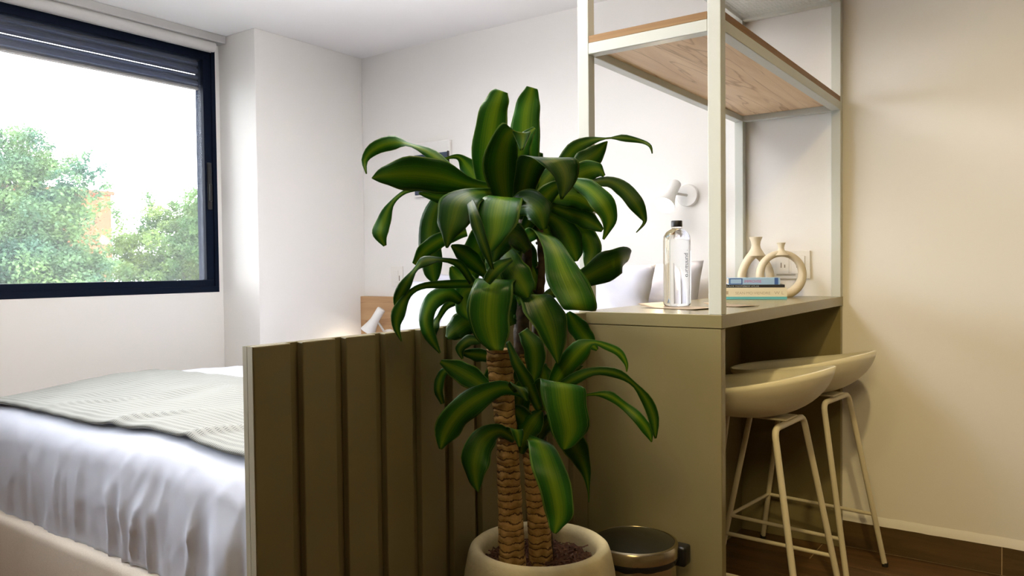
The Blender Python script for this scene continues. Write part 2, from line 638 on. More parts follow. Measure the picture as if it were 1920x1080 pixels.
def subsurf(o, n=1):
    md = o.modifiers.new('smooth', 'SUBSURF')
    md.levels = n
    md.render_levels = n
    return o


def sstep(a, b, x):
    t = min(1, max(0, (x - a) / (b - a)))
    return t * t * (3 - 2 * t)


def nz(x, y, z=0.0):
    return noise.noise(Vector((x, y, z)))


def crom(P, t):
    """Catmull-Rom through a list of vectors, t in 0..1"""
    n = len(P) - 1
    f = min(t * n, n - 1e-6)
    i = int(f)
    f -= i
    p0, p1, p2, p3 = P[max(i - 1, 0)], P[i], P[i + 1], P[min(i + 2, n)]
    return 0.5 * (2 * p1 + (p2 - p0) * f + (2 * p0 - 5 * p1 + 4 * p2 - p3) * f * f + (3 * p1 - p0 - 3 * p2 + p3) * f ** 3)


def text_mesh(body, size):
    c = bpy.data.curves.new('lettering', 'FONT')
    c.body = body
    c.size = size
    c.extrude = 0.0
    o = bpy.data.objects.new('lettering', c)
    COL.objects.link(o)
    dg = bpy.context.evaluated_depsgraph_get()
    me = bpy.data.meshes.new_from_object(o.evaluated_get(dg))
    bpy.data.objects.remove(o)
    bpy.data.curves.remove(c)
    return me

# ------------------------------------------------------------------ room shell
WY = 3.14           # back wall
WX = -3.60          # window wall
CZ = 2.29           # ceiling
RX = 2.6
FY = -2.4
COLX, COLY = -3.294, 2.419

fl = MB().box(WX - 0.2, RX + 0.2, FY - 0.2, WY + 0.2, -0.12, -0.004).build('floor', GROUT)
struct(fl)
# wood-look tiles, one mesh per length
PW, GR = 0.2025, 0.005
plank_mesh = {}


def plank(x0, x1, y0, y1):
    w = round(x1 - x0, 3)
    h = round(y1 - y0, 3)
    if (w, h) not in plank_mesh:
        p = MB().box(-w / 2, w / 2, -h / 2, h / 2, -0.006, 0.0, 0.0012, 1).build('plank', PLANK, fl)
        plank_mesh[(w, h)] = p.data
        p.location = Vector(((x0 + x1) / 2, (y0 + y1) / 2, -0.006)) - ORG[fl]
        return
    p = bpy.data.objects.new('plank', plank_mesh[(w, h)])
    COL.objects.link(p)
    p.parent = fl
    p.location = Vector(((x0 + x1) / 2, (y0 + y1) / 2, -0.006)) - ORG[fl]


row = 0
y1 = 3.128
while y1 > FY:
    y0 = max(y1 - PW + GR, FY)
    x = -0.763 + (0.41 * row) % 1.2 - 3.6
    while x < RX:
        a, b = max(x + GR / 2, WX), min(x + 1.2 - GR / 2, RX)
        if b - a > 0.03 and not (b < -1.25 and y0 > 1.1):
            plank(a, b, y0, y1)
        x += 1.2
    y1 -= PW
    row += 1

struct(MB().box(WX - 0.2, RX + 0.2, FY - 0.2, WY + 0.2, CZ, CZ + 0.12).build('ceiling', CEIL))
struct(MB().box(WX - 0.2, RX + 0.2, WY, WY + 0.15, 0, CZ).build('wall_back', WALL))
struct(MB().box(RX, RX + 0.15, FY, WY, 0, CZ).build('wall_right', BEIGEW))
struct(MB().box(WX - 0.2, RX + 0.2, FY - 0.15, FY, 0, CZ).build('wall_front', BEIGEW))
# boxed column in the corner
struct(MB().box(WX, COLX, COLY, WY, 0, CZ, 0.004, 2).build('wall_column', WALL))
# window wall with its opening
OY0, OY1, OZ0, OZ1 = -2.1, 2.397, 0.972, 2.238
wl = MB()
wl.box(WX - 0.1, WX, FY, WY, 0, OZ0)
wl.box(WX - 0.1, WX, FY, WY, OZ1, CZ)
wl.box(WX - 0.1, WX, FY, OY0, OZ0, OZ1)
wl.box(WX - 0.1, WX, OY1, WY, OZ0, OZ1)
struct(wl.build('wall_left', WALL))

# window: outer frame, sliding sash, panes
win = sempty('window_1', (WX - 0.05, (OY0 + OY1) / 2, OZ0))
fx0, fx1 = WX - 0.056, WX + 0.002
fr = MB()
fr.box(fx0, fx1, OY0, OY1, OZ0, OZ0 + 0.030, 0.002)
fr.box(fx0, fx1, OY0, OY1, OZ1 - 0.03, OZ1, 0.002)
fr.build('sill_frame', NAVY, win)
for y in (OY0, OY1 - 0.022):
    MB().box(fx0, fx1, y, y + 0.022, OZ0 + 0.030, OZ1 - 0.03, 0.002).build('jamb', NAVY, win)
sx0, sx1 = WX - 0.05, WX - 0.006
for (ya, yb) in ((1.18, OY1 - 0.022), (0.08, 1.22), (-1.02, 0.12), (OY0 + 0.022, -0.98)):
    dx = 0 if ya > 1 or -1.1 < ya < 0 else -0.036
    s = MB()
    s.box(sx0 + dx, sx1 + dx, ya, yb, OZ0 + 0.028, OZ0 + 0.064, 0.003)
    s.box(sx0 + dx, sx1 + dx, ya, yb, OZ1 - 0.07, OZ1 - 0.028, 0.003)
    s.box(sx0 + dx, sx1 + dx, ya, ya + 0.044, OZ0 + 0.064, OZ1 - 0.07, 0.003)
    s.box(sx0 + dx, sx1 + dx, yb - 0.044, yb, OZ0 + 0.064, OZ1 - 0.07, 0.003)
    so = s.build('sash', NAVY, win)
    MB().box(sx0 + dx + 0.018, sx0 + dx + 0.024, ya + 0.04, yb - 0.04, OZ0 + 0.06, OZ1 - 0.066).build('pane', PANE, so)
    if ya > 1:
        hd = MB().box(sx1, sx1 + 0.012, yb - 0.034, yb - 0.012, 1.40, 1.64, 0.003)
        hd.box(sx1 + 0.012, sx1 + 0.022, yb - 0.030, yb - 0.016, 1.44, 1.53, 0.003)
        hd.build('latch', BLACK, so)

# rolled-down part of the outside shutter: every slat is a piece
sh = thing('roller_shutter', (WX - 0.12, (OY0 + OY1) / 2, 2.0), 'dark navy roller shutter of horizontal slats lowered over top of window', 'shutter')


def slat_mesh(z0, z1):
    x0 = WX - 0.135
    pr = [(x0, z0), (x0 + 0.005, z0), (x0 + 0.006, z0 + 0.006), (x0 + 0.024, z0 + 0.010), (x0 + 0.028, z0 + 0.014), (x0 + 0.024, z1 - 0.010), (x0 + 0.006, z1 - 0.005), (x0 + 0.005, z1), (x0, z1)]
    m = MB()
    a = [m.bm.verts.new((x, OY0 + 0.02, z)) for x, z in pr]
    b = [m.bm.verts.new((x, OY1 - 0.01, z)) for x, z in pr]
    n = len(pr)
    for k in range(n):
        m.bm.faces.new((a[k], a[(k + 1) % n], b[(k + 1) % n], b[k]))
    m.bm.faces.new(a)
    m.bm.faces.new(list(reversed(b)))
    return m


z = 2.046
for h, gap in ((0.038, 0.0), (0.029, 0.0035), (0.036, 0.0), (0.036, 0.0), (0.036, 0.0), (0.036, 0.0), (0.036, 0.0)):
    slat_mesh(z, z + h).build('slat', SLAT, sh, smooth=20)
    z += h + gap
MB().box(WX - 0.14, WX - 0.108, OY0 + 0.02, OY1 - 0.01, 2.034, 2.046, 0.003).build('bottom_rail', mat('shutter_rail', (0.16, 0.135, 0.13), 0.5), sh)
for y in (OY0, OY1 - 0.02):
    MB().box(WX - 0.15, WX - 0.1, y, y + 0.018, OZ0 + 0.002, OZ1 - 0.002, 0.002).build('guide_rail', NAVYMATT, sh)

# interior roller blind, rolled up in its cassette under the ceiling
bl = thing('roller_blind', (-3.55, 1.2, 2.2), 'grey rolled up roller blind in its cassette above the window', 'blind')
MB().box(WX, -3.528, -2.2, 2.416, 2.250, CZ, 0.004).build('cassette', BLIND, bl)
pr = MB()
pr.tube([(-3.562, -2.18, 2.228), (-3.562, 2.366, 2.228)], 0.026, 20)
pr.build('fabric_roll', mat('pale_blind_fabric', (0.60, 0.585, 0.57), 0.8, bump=0.05, bscale=500), bl, smooth=40)
MB().box(-3.588, -3.580, -2.18, 2.366, 2.203, 2.225, 0.002).build('hem_bar', BLIND, bl)

# skirting tiles and plaster lip on the back wall right of the desk
sk = sempty('baseboard_back', (0.5, WY - 0.006, 0))
x = -0.175 - 1.2
while x < RX:
    a, b = max(x + 0.0015, -0.6925), min(x + 1.2 - 0.0015, RX)
    if b > a:
        MB().box(a, b, WY - 0.011, WY, 0.002, 0.1, 0.001, 1).build('skirting_tile', SKIRT, sk)
    x += 1.2
MB().box(-0.6925, RX, WY - 0.009, WY, 0, 0.0985).build('grout_bed', GROUT, sk)
lip = MB()
lip.grid(lambda u, v: Vector((-0.692 + (RX + 0.692) * u, WY - 0.012 + 0.013 * v ** 1.5 + 0.0012 * nz(u * 90, v * 2), 0.1 + 0.033 * v + 0.002 * nz(u * 60, 3))), 160, 4)
struct(lip.build('trim_1', WALL, smooth=60))

# ------------------------------------------------------------------ desk
ZT = 0.958
DX0, DX1, DY0, DY1 = -1.104, -0.693, 1.858, 3.137
desk = thing('peninsula_desk', ((DX0 + DX1) / 2, (DY0 + DY1) / 2, 0), 'taupe laminate breakfast desk standing out from the back wall', 'desk')
MB().box(DX0, DX1, DY0, DY1, ZT - 0.034, ZT, 0.0012, 1).build('desk_top', TAUPE, desk)
MB().box(DX0 + 0.001, DX1 - 0.002, DY0 + 0.001, DY0 + 0.029, 0.0, ZT - 0.0355, 0.001, 1).build('end_panel', TAUPE, desk)
MB().box(DX0 + 0.001, DX1 - 0.002, DY1 - 0.029, DY1 - 0.001, 0.0, ZT - 0.0355, 0.001, 1).build('end_panel', TAUPE, desk)
MB().box(DX0 + 0.001, DX0 + 0.026, DY0 + 0.0295, DY1 - 0.0295, 0.0, ZT - 0.0355, 0.001, 1).build('back_panel', TAUPE, desk)

# ------------------------------------------------------------------ divider panel with battens
div = thing('slatted_divider', (-1.09, 1.31, 0), 'taupe bed divider panel with upright battens left of the desk', 'divider')
MB().box(-1.103, -1.0915, 0.776, DY0, 0, ZT - 0.002, 0.0008, 1).build('backing_board', TAUPE, div)
MB().box(-1.1028, -1.0918, 0.7748, 0.7759, 0, ZT - 0.002).build('edge_strip', EDGE, div)  # end strips carry the daylight in their paler colour
MB().box(-1.0906, -1.0772, 0.7748, 0.7759, 0, ZT - 0.002).build('edge_strip', EDGE, div)
y = 0.776
while y < DY0 - 0.02:
    y2 = min(y + 0.0745, DY0)
    MB().box(-1.091, -1.075, y, y2, 0, ZT - 0.002, 0.0022, 3).build('batten', TAUPE, div)
    y += 0.1

# ------------------------------------------------------------------ shelf frame on the desk
sf = thing('shelf_frame', (-0.9, 2.5, ZT), 'white steel shelf frame with one wooden shelf standing on the desk', 'shelf')
T = 0.034
PX0, PX1, PY0, PY1 = DX0 + 0.003, DX1 - 0.001, DY0 + 0.001, WY - 0.004
TOPZ = 2.10
for (x, y) in ((PX0, PY0), (PX1 - T, PY0), (PX0, PY1 - T), (PX1 - T, PY1 - T)):
    MB().box(x, x + T, y, y + T, ZT, TOPZ, 0.002, 2).build('post', WHITE_METAL, sf)
for zz in (1.662, TOPZ - 0.034):
    for (a, b, c, d) in ((PX0 + T, PX1 - T, PY0, PY0 + T), (PX0 + T, PX1 - T, PY1 - T, PY1), (PX0, PX0 + T, PY0 + T, PY1 - T), (PX1 - T, PX1, PY0 + T, PY1 - T)):
        MB().box(a, b, c, d, zz, zz + 0.031, 0.0015, 1).build('rail', WHITE_METAL, sf)
shb = MB().box(PX0 + T + 0.001, PX1 - T - 0.001, PY0 + 0.002, PY1 - 0.002, 1.6935, 1.712, 0.0015, 1)
shb.box(PX0 + 0.004, PX0 + T, PY0 + T + 0.001, PY1 - T - 0.001, 1.6935, 1.712)
shb.box(PX1 - T, PX1 - 0.004, PY0 + T + 0.001, PY1 - T - 0.001, 1.6935, 1.712)
wb = shb.build('wooden_shelf', OAK, sf)
ed = MB()
ed.box(PX1 - 0.004, PX1 - 0.001, PY0 + T + 0.001, PY1 - T - 0.001, 1.6935, 1.712)
ed.box(PX0 + T + 0.001, PX1 - T - 0.001, PY0 + 0.0005, PY0 + 0.002, 1.6935, 1.712)
ed.build('edge_strip', OAKEDGE, wb)
MB().box(PX0 + T, PX1 - T, PY0 + T, PY1 - T, 1.684, 1.6932).build('underside_board', OAK, wb)
# expanded metal sheet closing the top: wires too fine to pick apart
me_ = MB()
x0, x1, y0, y1, zm = PX0 + T, PX1 - T, PY0 + T, PY1 - T, TOPZ - 0.022
wdt = 0.0034
for sgn in (1, -1):
    k = -60
    slope = 0.42
    while True:
        yb = y0 + k * 0.0125
        k += 1
        if yb > y1 + 0.3:
            break
        pa, pb = (x0, yb), (x1, yb + sgn * slope * (x1 - x0))
        # clip in y
        (ax, ay), (bx, by) = pa, pb
        dy = by - ay
        t0, t1 = 0.0, 1.0
        lo, hi = sorted(((y0 - ay) / dy, (y1 - ay) / dy))
        t0, t1 = max(t0, lo), min(t1, hi)
        if t1 <= t0:
            continue
        q0 = Vector((ax + (bx - ax) * t0, ay + dy * t0, zm))
        q1 = Vector((ax + (bx - ax) * t1, ay + dy * t1, zm))
        n_ = Vector((-(q1 - q0).y, (q1 - q0).x, 0)).normalized() * wdt / 2
        up_ = Vector((0, 0, 0.0012 * (1 if sgn > 0 else 0.8)))
        bm = me_.bm
        v = [bm.verts.new(p) for p in (q0 - n_, q1 - n_, q1 + n_, q0 + n_, q0 - n_ + up_, q1 - n_ + up_, q1 + n_ + up_, q0 + n_ + up_)]
        for f in ((3, 2, 1, 0), (4, 5, 6, 7), (0, 1, 5, 4), (2, 3, 7, 6)):
            bm.faces.new([v[i] for i in f])
mo = me_.build('metal_mesh', WHITE_METAL, sf)
mo['kind'] = 'stuff'

# ------------------------------------------------------------------ bed
BXC, BHX, BR, BYF = -2.23, 0.975, 0.10, 1.105


def bed_top(x, y):
    a = (x - BXC) / BHX
    z = 0.612 + 0.040 * (1 - a * a) * 0.4
    z += 0.034 * sstep(1.15, 1.65, y) - 0.02 * sstep(1.9, 2.5, y)
    return z + 0.006 * nz(x * 3.1, y * 3.1, 1.7) + 0.004 * nz(x * 8, y * 8, 4)


def cloth(u, v, lift=0.0, fold=1.0, amp=1.0):
    """u across from the bed centre, v unrolled y; returns a draped point"""
    eu = max(abs(u) - (BHX - BR), 0.0)
    ev = max((BYF + BR) - v, 0.0)
    e = math.hypot(eu, ev)
    cu = max(-(BHX - BR), min(BHX - BR, u))
    cv = max(v, BYF + BR)
    x, y = BXC + cu, cv
    z = bed_top(x, y)
    if e > 1e-6:
        du, dv = math.copysign(eu, u) / e, -ev / e
        r = BR + lift
        q = BR * PI / 2
        if e < q:
            h, d = r * math.sin(e / BR), BR - r * math.cos(e / BR)
        else:
            h, d = r, BR + (e - q)
        hang = sstep(0.08, 0.30, e)
        s = u if ev > eu else v * 1.0 + 7
        f = nz(s * 5.5, 3.1, e * 0.7) + 0.6 * nz(s * 12, 8.2, e * 1.1)
        f = f * (0.55 + 0.9 * sstep(-0.25, 0.6, u / BHX))
        h += amp * fold * hang * (0.012 * f + 0.010 * abs(nz(s * 9 + 2, 1.0, e * 1.2)))
        h += amp * 0.010 * math.sin(e * 9) * hang
        rg = 1 - abs(nz(s * 13 + e * 1.5, 4.4, e * 2.2)) * 3
        h += amp * fold * hang * 0.017 * max(0, rg) ** 2 * (0.4 + 0.6 * sstep(-0.2, 0.4, u / BHX))
        x += du * h
        y += dv * h
        z -= d
    else:
        z += lift
    return Vector((x, y, z))


bed = thing('bed', (BXC, 2.1, 0), 'low double bed with beige upholstered base beside the window', 'bed')
MB().box(BXC - 0.97, BXC + 0.97, 1.075, 3.09, 0.02, 0.275, 0.03, 4).build('bed_base', BASEFAB, bed, smooth=40)
MB().box(BXC - 0.88, BXC + 0.88, 1.225, 3.05, 0.276, 0.555, 0.06, 4).build('mattress', DUVET, bed, smooth=40)
for sx in (-1, 1):
    for yy in (1.3, 2.9):
        MB().lathe([(0, 0), (0.02, 0), (0.025, 0.03), (0, 0.03)], 12, (BXC + sx * 0.85, yy, 0)).build('leg', BLACK, bed)
hb = MB().box(-3.292, -1.13, 3.10, 3.138, 0.05, 0.928, 0.003, 2).build('headboard', OAKX, bed)

DE = 0.36 + BR * (PI / 2 - 1) - 0.005


def duv(u, v):
    p = cloth(-(BHX - BR) - DE + (2 * (BHX - BR + DE)) * u, BYF + BR - DE + (2.93 - BYF - BR + DE) * v)
    c1 = 1 - abs(nz(p.x * 4 + p.z * 3, p.y * 4, p.z * 4 + 9)) * 4
    c2 = 1 - abs(nz(p.x * 7 - p.z * 5, p.y * 7, p.z * 3 + 2)) * 5
    w = 0.0028 * max(0, c1) ** 2 + 0.0022 * max(0, c2) ** 2
    if p.y < BYF + 0.05:
        p.y -= w
    else:
        p.z += w
    return p


dv = MB().grid(duv, 190, 190).build('duvet', DUVET, smooth=180)
solid(dv, 0.012, -1)
tag(dv, 'white cotton duvet draped over the foot and sides of the bed', 'duvet')


def thr(s, t):
    u = -(BHX - BR) - 0.20 + (2 * (BHX - BR) + 0.30) * s
    v = 1.155 + (0.60 + 0.03 * nz(u * 2, 0.3)) * t + 0.018 * nz(u * 2.2, 5) * (1 - t)
    p = cloth(u, v, 0.016, 0.0)
    w = 0.0
    for (a, b, c, amp, wd) in ((-0.05, 1.15, 0.75, 0.016, 0.018), (-0.45, 1.2, 0.6, 0.012, 0.014), (0.32, 1.15, 0.9, 0.020, 0.020), (0.62, 1.4, 0.5, 0.010, 0.02), (-0.2, 1.62, -0.4, 0.012, 0.02), (0.5, 1.72, 0.35, 0.016, 0.02)):
        d = (u - a) * math.sin(c) - (v - b) * math.cos(c)
        along = (u - a) * math.cos(c) + (v - b) * math.sin(c)
        w += 0.6 * amp * math.exp(-(d / wd) ** 2) * math.exp(-((along - 0.12) / 0.16) ** 2)
    p.z += w + 0.004 * nz(u * 11, v * 11, 2)
    return p


th = MB().grid(thr, 150, 60, lambda s, t: (s * 2.05, t * 0.60)).build('bed_throw', THROW, smooth=180)
solid(th, 0.008, 1)
tag(th, 'grey woven throw blanket spread across the foot end of the duvet', 'blanket')


def pillow(x, y, z, w, h, t, tilt, yaw_, seed, label):
    m = MB()
    n = 26
    rows = {}
    for side in (1, -1):
        for j in range(n + 1):
            for i in range(n + 1):
                s, q = -1 + 2 * i / n, -1 + 2 * j / n
                th_ = (max(0, 1 - abs(s) ** 2.6) * max(0, 1 - abs(q) ** 2.6)) ** 0.48
                px = w / 2 * s * (1 - 0.05 * (1 - q * q) * s * s)
                pz = h / 2 * q * (1 - 0.07 * (1 - s * s) * q * q)
                wr = 0.016 * nz(s * 2.2 + seed, q * 2.2, side) + 0.010 * nz(s * 5 + seed, q * 5, side * 3) + 0.014 * max(0, 1 - abs(nz(s * 1.9 + seed, q * 1.5 + s, side + 7)) * 5) ** 2
                edge = min(1, 3 * th_)
                py = side * (t / 2 * th_ + wr * edge)
                key = (i, j, side if 0 < i < n and 0 < j < n else 0)
                if key not in rows:
                    rows[key] = m.bm.verts.new((px, py, pz))
        for j in range(n):
            for i in range(n):
                ks = [(i, j), (i + 1, j), (i + 1, j + 1), (i, j + 1)]
                f = [rows[(a, b, side if 0 < a < n and 0 < b < n else 0)] for a, b in ks]
                if side < 0:
                    f.reverse()
                m.bm.faces.new(f)
    mt = Matrix.Translation((x, y, z)) @ Matrix.Rotation(R(yaw_), 4, 'Z') @ Matrix.Rotation(R(tilt), 4, 'X')
    for v in m.bm.verts:
        v.co = mt @ v.co
    o = m.build('pillow', PILLOW, smooth=180)
    return tag(o, label, 'pillow', 'white bed pillows')


pillow(-2.36, 2.985, 0.845, 0.64, 0.43, 0.16, -8, 0, 1.0, 'white pillow upright against headboard, back row on the window side')
pillow(-1.61, 2.985, 0.87, 0.82, 0.47, 0.16, -8, 0, 5.0, 'white pillow upright against headboard, back row next to the desk')
pillow(-2.35, 2.755, 0.830, 0.62, 0.41, 0.17, -16, 3, 9.0, 'white pillow leaning in front, on the window side')
pillow(-1.66, 2.755, 0.868, 0.70, 0.46, 0.17, -14, -2, 13.0, 'white pillow leaning in front, next to the desk')

# ------------------------------------------------------------------ reading lamps


def reading_lamp(T_, B_, base, label, watts=4.0):
    T_, B_, base = Vector(T_), Vector(B_), Vector(base)
    ax = (B_ - T_).normalized()
    L = (B_ - T_).length
    t = thing('reading_lamp', base, label, 'lamp', 'bedside reading lamps')
    MB().lathe([(0, 0), (0.048, 0), (0.048, 0.016), (0.045, 0.020), (0, 0.020)], 36, base, (0, -1, 0)).build('wall_plate', SHADE, t, smooth=40)
    sc = MB().lathe([(0.0225, 0), (0.0235, 0.002), (0.024, L * 0.5), (0.030, L * 0.68), (0.044, L), (0.042, L), (0.028, L * 0.68), (0.020, L * 0.5), (0.0, L * 0.45)], 36, T_, ax)
    sc.lathe([(0, -0.003), (0.019, -0.003), (0.0225, 0)], 36, T_, ax)
    so = sc.build('lamp_shade', SHADE, t, smooth=50)
    jc = T_ + ax * L * 0.42
    MB().tube([base + Vector((0, -0.015, 0)), jc + (base - jc).normalized() * 0.02], 0.006, 12).build('arm', SHADE, t, smooth=40)
    MB().lathe([(0, L * 0.55), (0.027, L * 0.62), (0.0395, L * 0.93), (0.034, L * 0.985), (0, L * 1.01)], 28, T_, ax).build('bulb', BULB, t, smooth=60)
    lamp('reading_lamp_light', 'SPOT', T_ + ax * (L + 0.012), watts, (1.0, 0.76, 0.45), 0.035, T_ + ax * 1.0, (R(150), 0.6))
    return t


reading_lamp((-1.345, 3.075, 1.430), (-1.352, 2.975, 1.332), (-1.316, 3.14, 1.382), 'lit white reading lamp on the wall beside the shelf frame')
reading_lamp((-3.055, 3.03, 0.862), (-3.122, 2.99, 0.738), (-3.06, 3.10, 0.70), 'lit white reading lamp at the window end of headboard', 0.5)

# ------------------------------------------------------------------ framed picture, switches
pc = thing('framed_picture', (-2.755, 3.13, 1.48), 'dark slate picture in a pale frame hanging above the headboard', 'picture')
MB().box(-2.884, -2.628, 3.118, 3.139, 1.47, 1.757, 0.003, 2).build('mat_board', MATBOARD, pc)
MB().box(-2.872, -2.634, 3.113, 3.1175, 1.48, 1.694, 0.001, 1).build('print', PRINT, pc)
MB().box(-2.634, -2.6275, 3.105, 3.1175, 1.475, 1.697, 0.001, 1).build('frame_edge', BLACK, pc)

sw = thing('light_switch', (-3.015, 3.13, 1.0), 'white light switch plate on the wall above the headboard', 'switch')
MB().box(-3.075, -2.988, 3.130, 3.139, 0.985, 1.096, 0.002, 2).build('plate', PLASTIC, sw)
MB().box(-3.045, -3.018, 3.126, 3.1305, 1.01, 1.075, 0.001, 1).build('rocker', PLASTIC, sw)
MB().box(-3.014, -3.009, 3.1285, 3.1302, 1.015, 1.045).build('indicator', SLOT, sw)

so_ = thing('wall_socket', (-0.88, 3.13, 1.03), 'white double socket plate on the wall behind the vases', 'socket')
MB().box(-0.965, -0.813, 3.131, 3.139, 1.026, 1.136, 0.002, 2).build('plate', PLASTIC, so_)
for x in (-0.945, -0.884):
    b_ = MB().box(x, x + 0.052, 3.128, 3.1315, 1.046, 1.116, 0.001, 1).build('socket_insert', PLASTIC, so_)
    MB().box(x + 0.02, x + 0.024, 3.1272, 3.1282, 1.07, 1.09).build('slot', SLOT, b_)
    MB().box(x + 0.034, x + 0.038, 3.1272, 3.1282, 1.07, 1.082).build('slot', SLOT, b_)
MB().box(-0.942, -0.868, 3.1295, 3.1312, 1.040, 1.043).build('seam', SLOT, so_)

# ------------------------------------------------------------------ vases
q_ = Vector((math.cos(yaw), math.sin(yaw), 0))       # vases stand square to the room's open corner


def vase(cx, cy, outline, radii, neck, turn, label):
    d = Vector((math.cos(R(turn)), math.sin(R(turn)), 0))
    m = MB()
    base = Vector((cx, cy, ZT))
    pts = [base + d * a + Vector((0, 0, b)) for a, b in outline]
    n = 16
    N = len(pts)
    rings = []
    nrm = Vector((-d.y, d.x, 0))
    for i, p in enumerate(pts):
        t = (pts[(i + 1) % N] - pts[i - 1]).normalized()
        b = t.cross(nrm).normalized()
        r = radii[i]
        rings.append([m.bm.verts.new(p + (nrm * math.cos(2 * PI * k / n) * 1.15 + b * math.sin(2 * PI * k / n)) * r) for k in range(n)])
    for i in range(N):
        r0, r1 = rings[i], rings[(i + 1) % N]
        for k in range(n):
            m.bm.faces.new((r0[k], r0[(k + 1) % n], r1[(k + 1) % n], r1[k]))
    m.lathe([(r, h) for r, h in neck], 28, base)
    # keep the foot flat on the desk
    for v in m.bm.verts:
        if v.co.z < ZT:
            v.co.z = ZT
    o = m.build('vase', CERAMIC, smooth=60)
    return tag(o, label, 'vase', 'cream ring vases')


NN = 44
# round ring vase
oc, rr = 0.088, 0.079
out = [(math.cos(2 * PI * i / NN - PI / 2) * rr * 1.02, oc + math.sin(2 * PI * i / NN - PI / 2) * rr) for i in range(NN)]
rad = [0.0155 - 0.003 * math.sin(2 * PI * i / NN - PI / 2) for i in range(NN)]
vase(-0.885, 3.00, out, rad, [(0.001, 0.163), (0.030, 0.160), (0.020, 0.172), (0.0125, 0.180), (0.0105, 0.188), (0.0125, 0.199), (0.0165, 0.207), (0.0155, 0.208), (0.010, 0.200), (0.0, 0.192)], math.degrees(yaw), 'smaller cream ring vase with a round hole and short neck')
# taller pointed-arch vase
out, rad = [], []
for i in range(NN):
    a = 2 * PI * i / NN - PI / 2
    s = math.sin(a)
    w = 0.056 * math.cos(a) * (1 - 0.30 * max(0, s) ** 1.5)
    out.append((w, 0.082 + (0.075 + 0.012 * max(0, s)) * s))
    rad.append(0.0165 - 0.002 * s + 0.004 * max(0, s) ** 3)
vase(-1.00, 3.055, out, rad, [(0.001, 0.165), (0.034, 0.160), (0.028, 0.176), (0.019, 0.190), (0.0165, 0.202), (0.0185, 0.217), (0.0255, 0.234), (0.024, 0.235), (0.016, 0.22), (0.0, 0.21)], math.degrees(yaw), 'taller cream vase with a pointed arch hole and flared neck')

# ------------------------------------------------------------------ books


def book(cx, cy, z, l, d, t, rot, cover, label, band=None, deco=None):
    """spine faces the open room (local -y)"""
    t_ = thing('book', (cx, cy, z), label, 'book', 'books stacked on the desk')
    t_.rotation_euler = (0, 0, R(rot))
    o0 = ORG[t_]
    c = t * 0.09
    m = MB()
    m.box(-l / 2, l / 2, -d / 2, d / 2, 0, c)
    m.box(-l / 2, l / 2, -d / 2, d / 2, t - c, t)
    m.box(-l / 2, l / 2, -d / 2, -d / 2 + 0.002, c, t - c)
    for v in m.bm.verts:
        v.co += o0
    cv = m.build('cover', cover, t_)
    p = MB().box(-l / 2 + 0.003, l / 2 - 0.002, -d / 2 + 0.0022, d / 2 - 0.003, c, t - c)
    for v in p.bm.verts:
        v.co += o0
    p.build('page_block', PAGES, t_)
    if band:
        for (x0, x1, z0, z1, mm, nm) in band:
            b = MB().box(x0, x1, -d / 2 - 0.0004, -d / 2, z0, z1)
            for v in b.bm.verts:
                v.co += o0
            b.build(nm, mm, cv)
    if deco:
        for (txt, x0, z0, size, sxx, mm) in deco:
            me = text_mesh(txt, size)
            me.transform(Matrix.Translation((x0, -d / 2 - 0.0007, z0)) @ Matrix.Rotation(PI / 2, 4, 'X') @ Matrix.Diagonal((sxx, 1, 1, 1)))
            me.materials.clear()
            me.materials.append(mm)
            ob = bpy.data.objects.new('lettering', me)
            COL.objects.link(ob)
            ob.parent = cv
            ob.location = o0 - ORG[cv]
    return t_


BR_ = 22
book(-0.935, 2.825, ZT + 0.0005, 0.222, 0.13, 0.042, BR_, CREAMCOV, 'thick cream book with a teal band, lowest of the stack',
     band=[(-0.111, 0.111, 0.0, 0.0095, TEALCOV, 'teal_band'), (-0.103, -0.090, 0.018, 0.030, TAN, 'emblem')],
     deco=[('SEAN·MO·VIENDRE', -0.066, 0.018, 0.0135, 1.05, TAN), ('W L', 0.068, 0.018, 0.015, 1.2, TAN)])
book(-0.940, 2.824, ZT + 0.0429, 0.218, 0.128, 0.010, BR_, BLACKCOV, 'thin black book between the cream and the blue one',
     deco=[('BLACK PANTER', -0.094, 0.003, 0.0062, 1.6, WHITEP), ('NEW ATLAS', -0.03, 0.003, 0.0062, 1.5, WHITEP)])
book(-0.937, 2.826, ZT + 0.0533, 0.178, 0.118, 0.024, BR_ + 1, BLUECOV, 'light blue paperback lying on top of the stack',
     band=[(0.070, 0.083, 0.0, 0.024, DBLUE, 'blue_stripe'), (-0.086, -0.040, 0.001, 0.004, DBLUE, 'box_line'), (-0.086, -0.040, 0.020, 0.023, DBLUE, 'box_line'), (-0.086, -0.082, 0.004, 0.020, DBLUE, 'box_line'), (-0.044, -0.040, 0.004, 0.020, DBLUE, 'box_line')],
     deco=[('IMPROVISE', -0.034, 0.007, 0.0135, 0.92, PINK)])

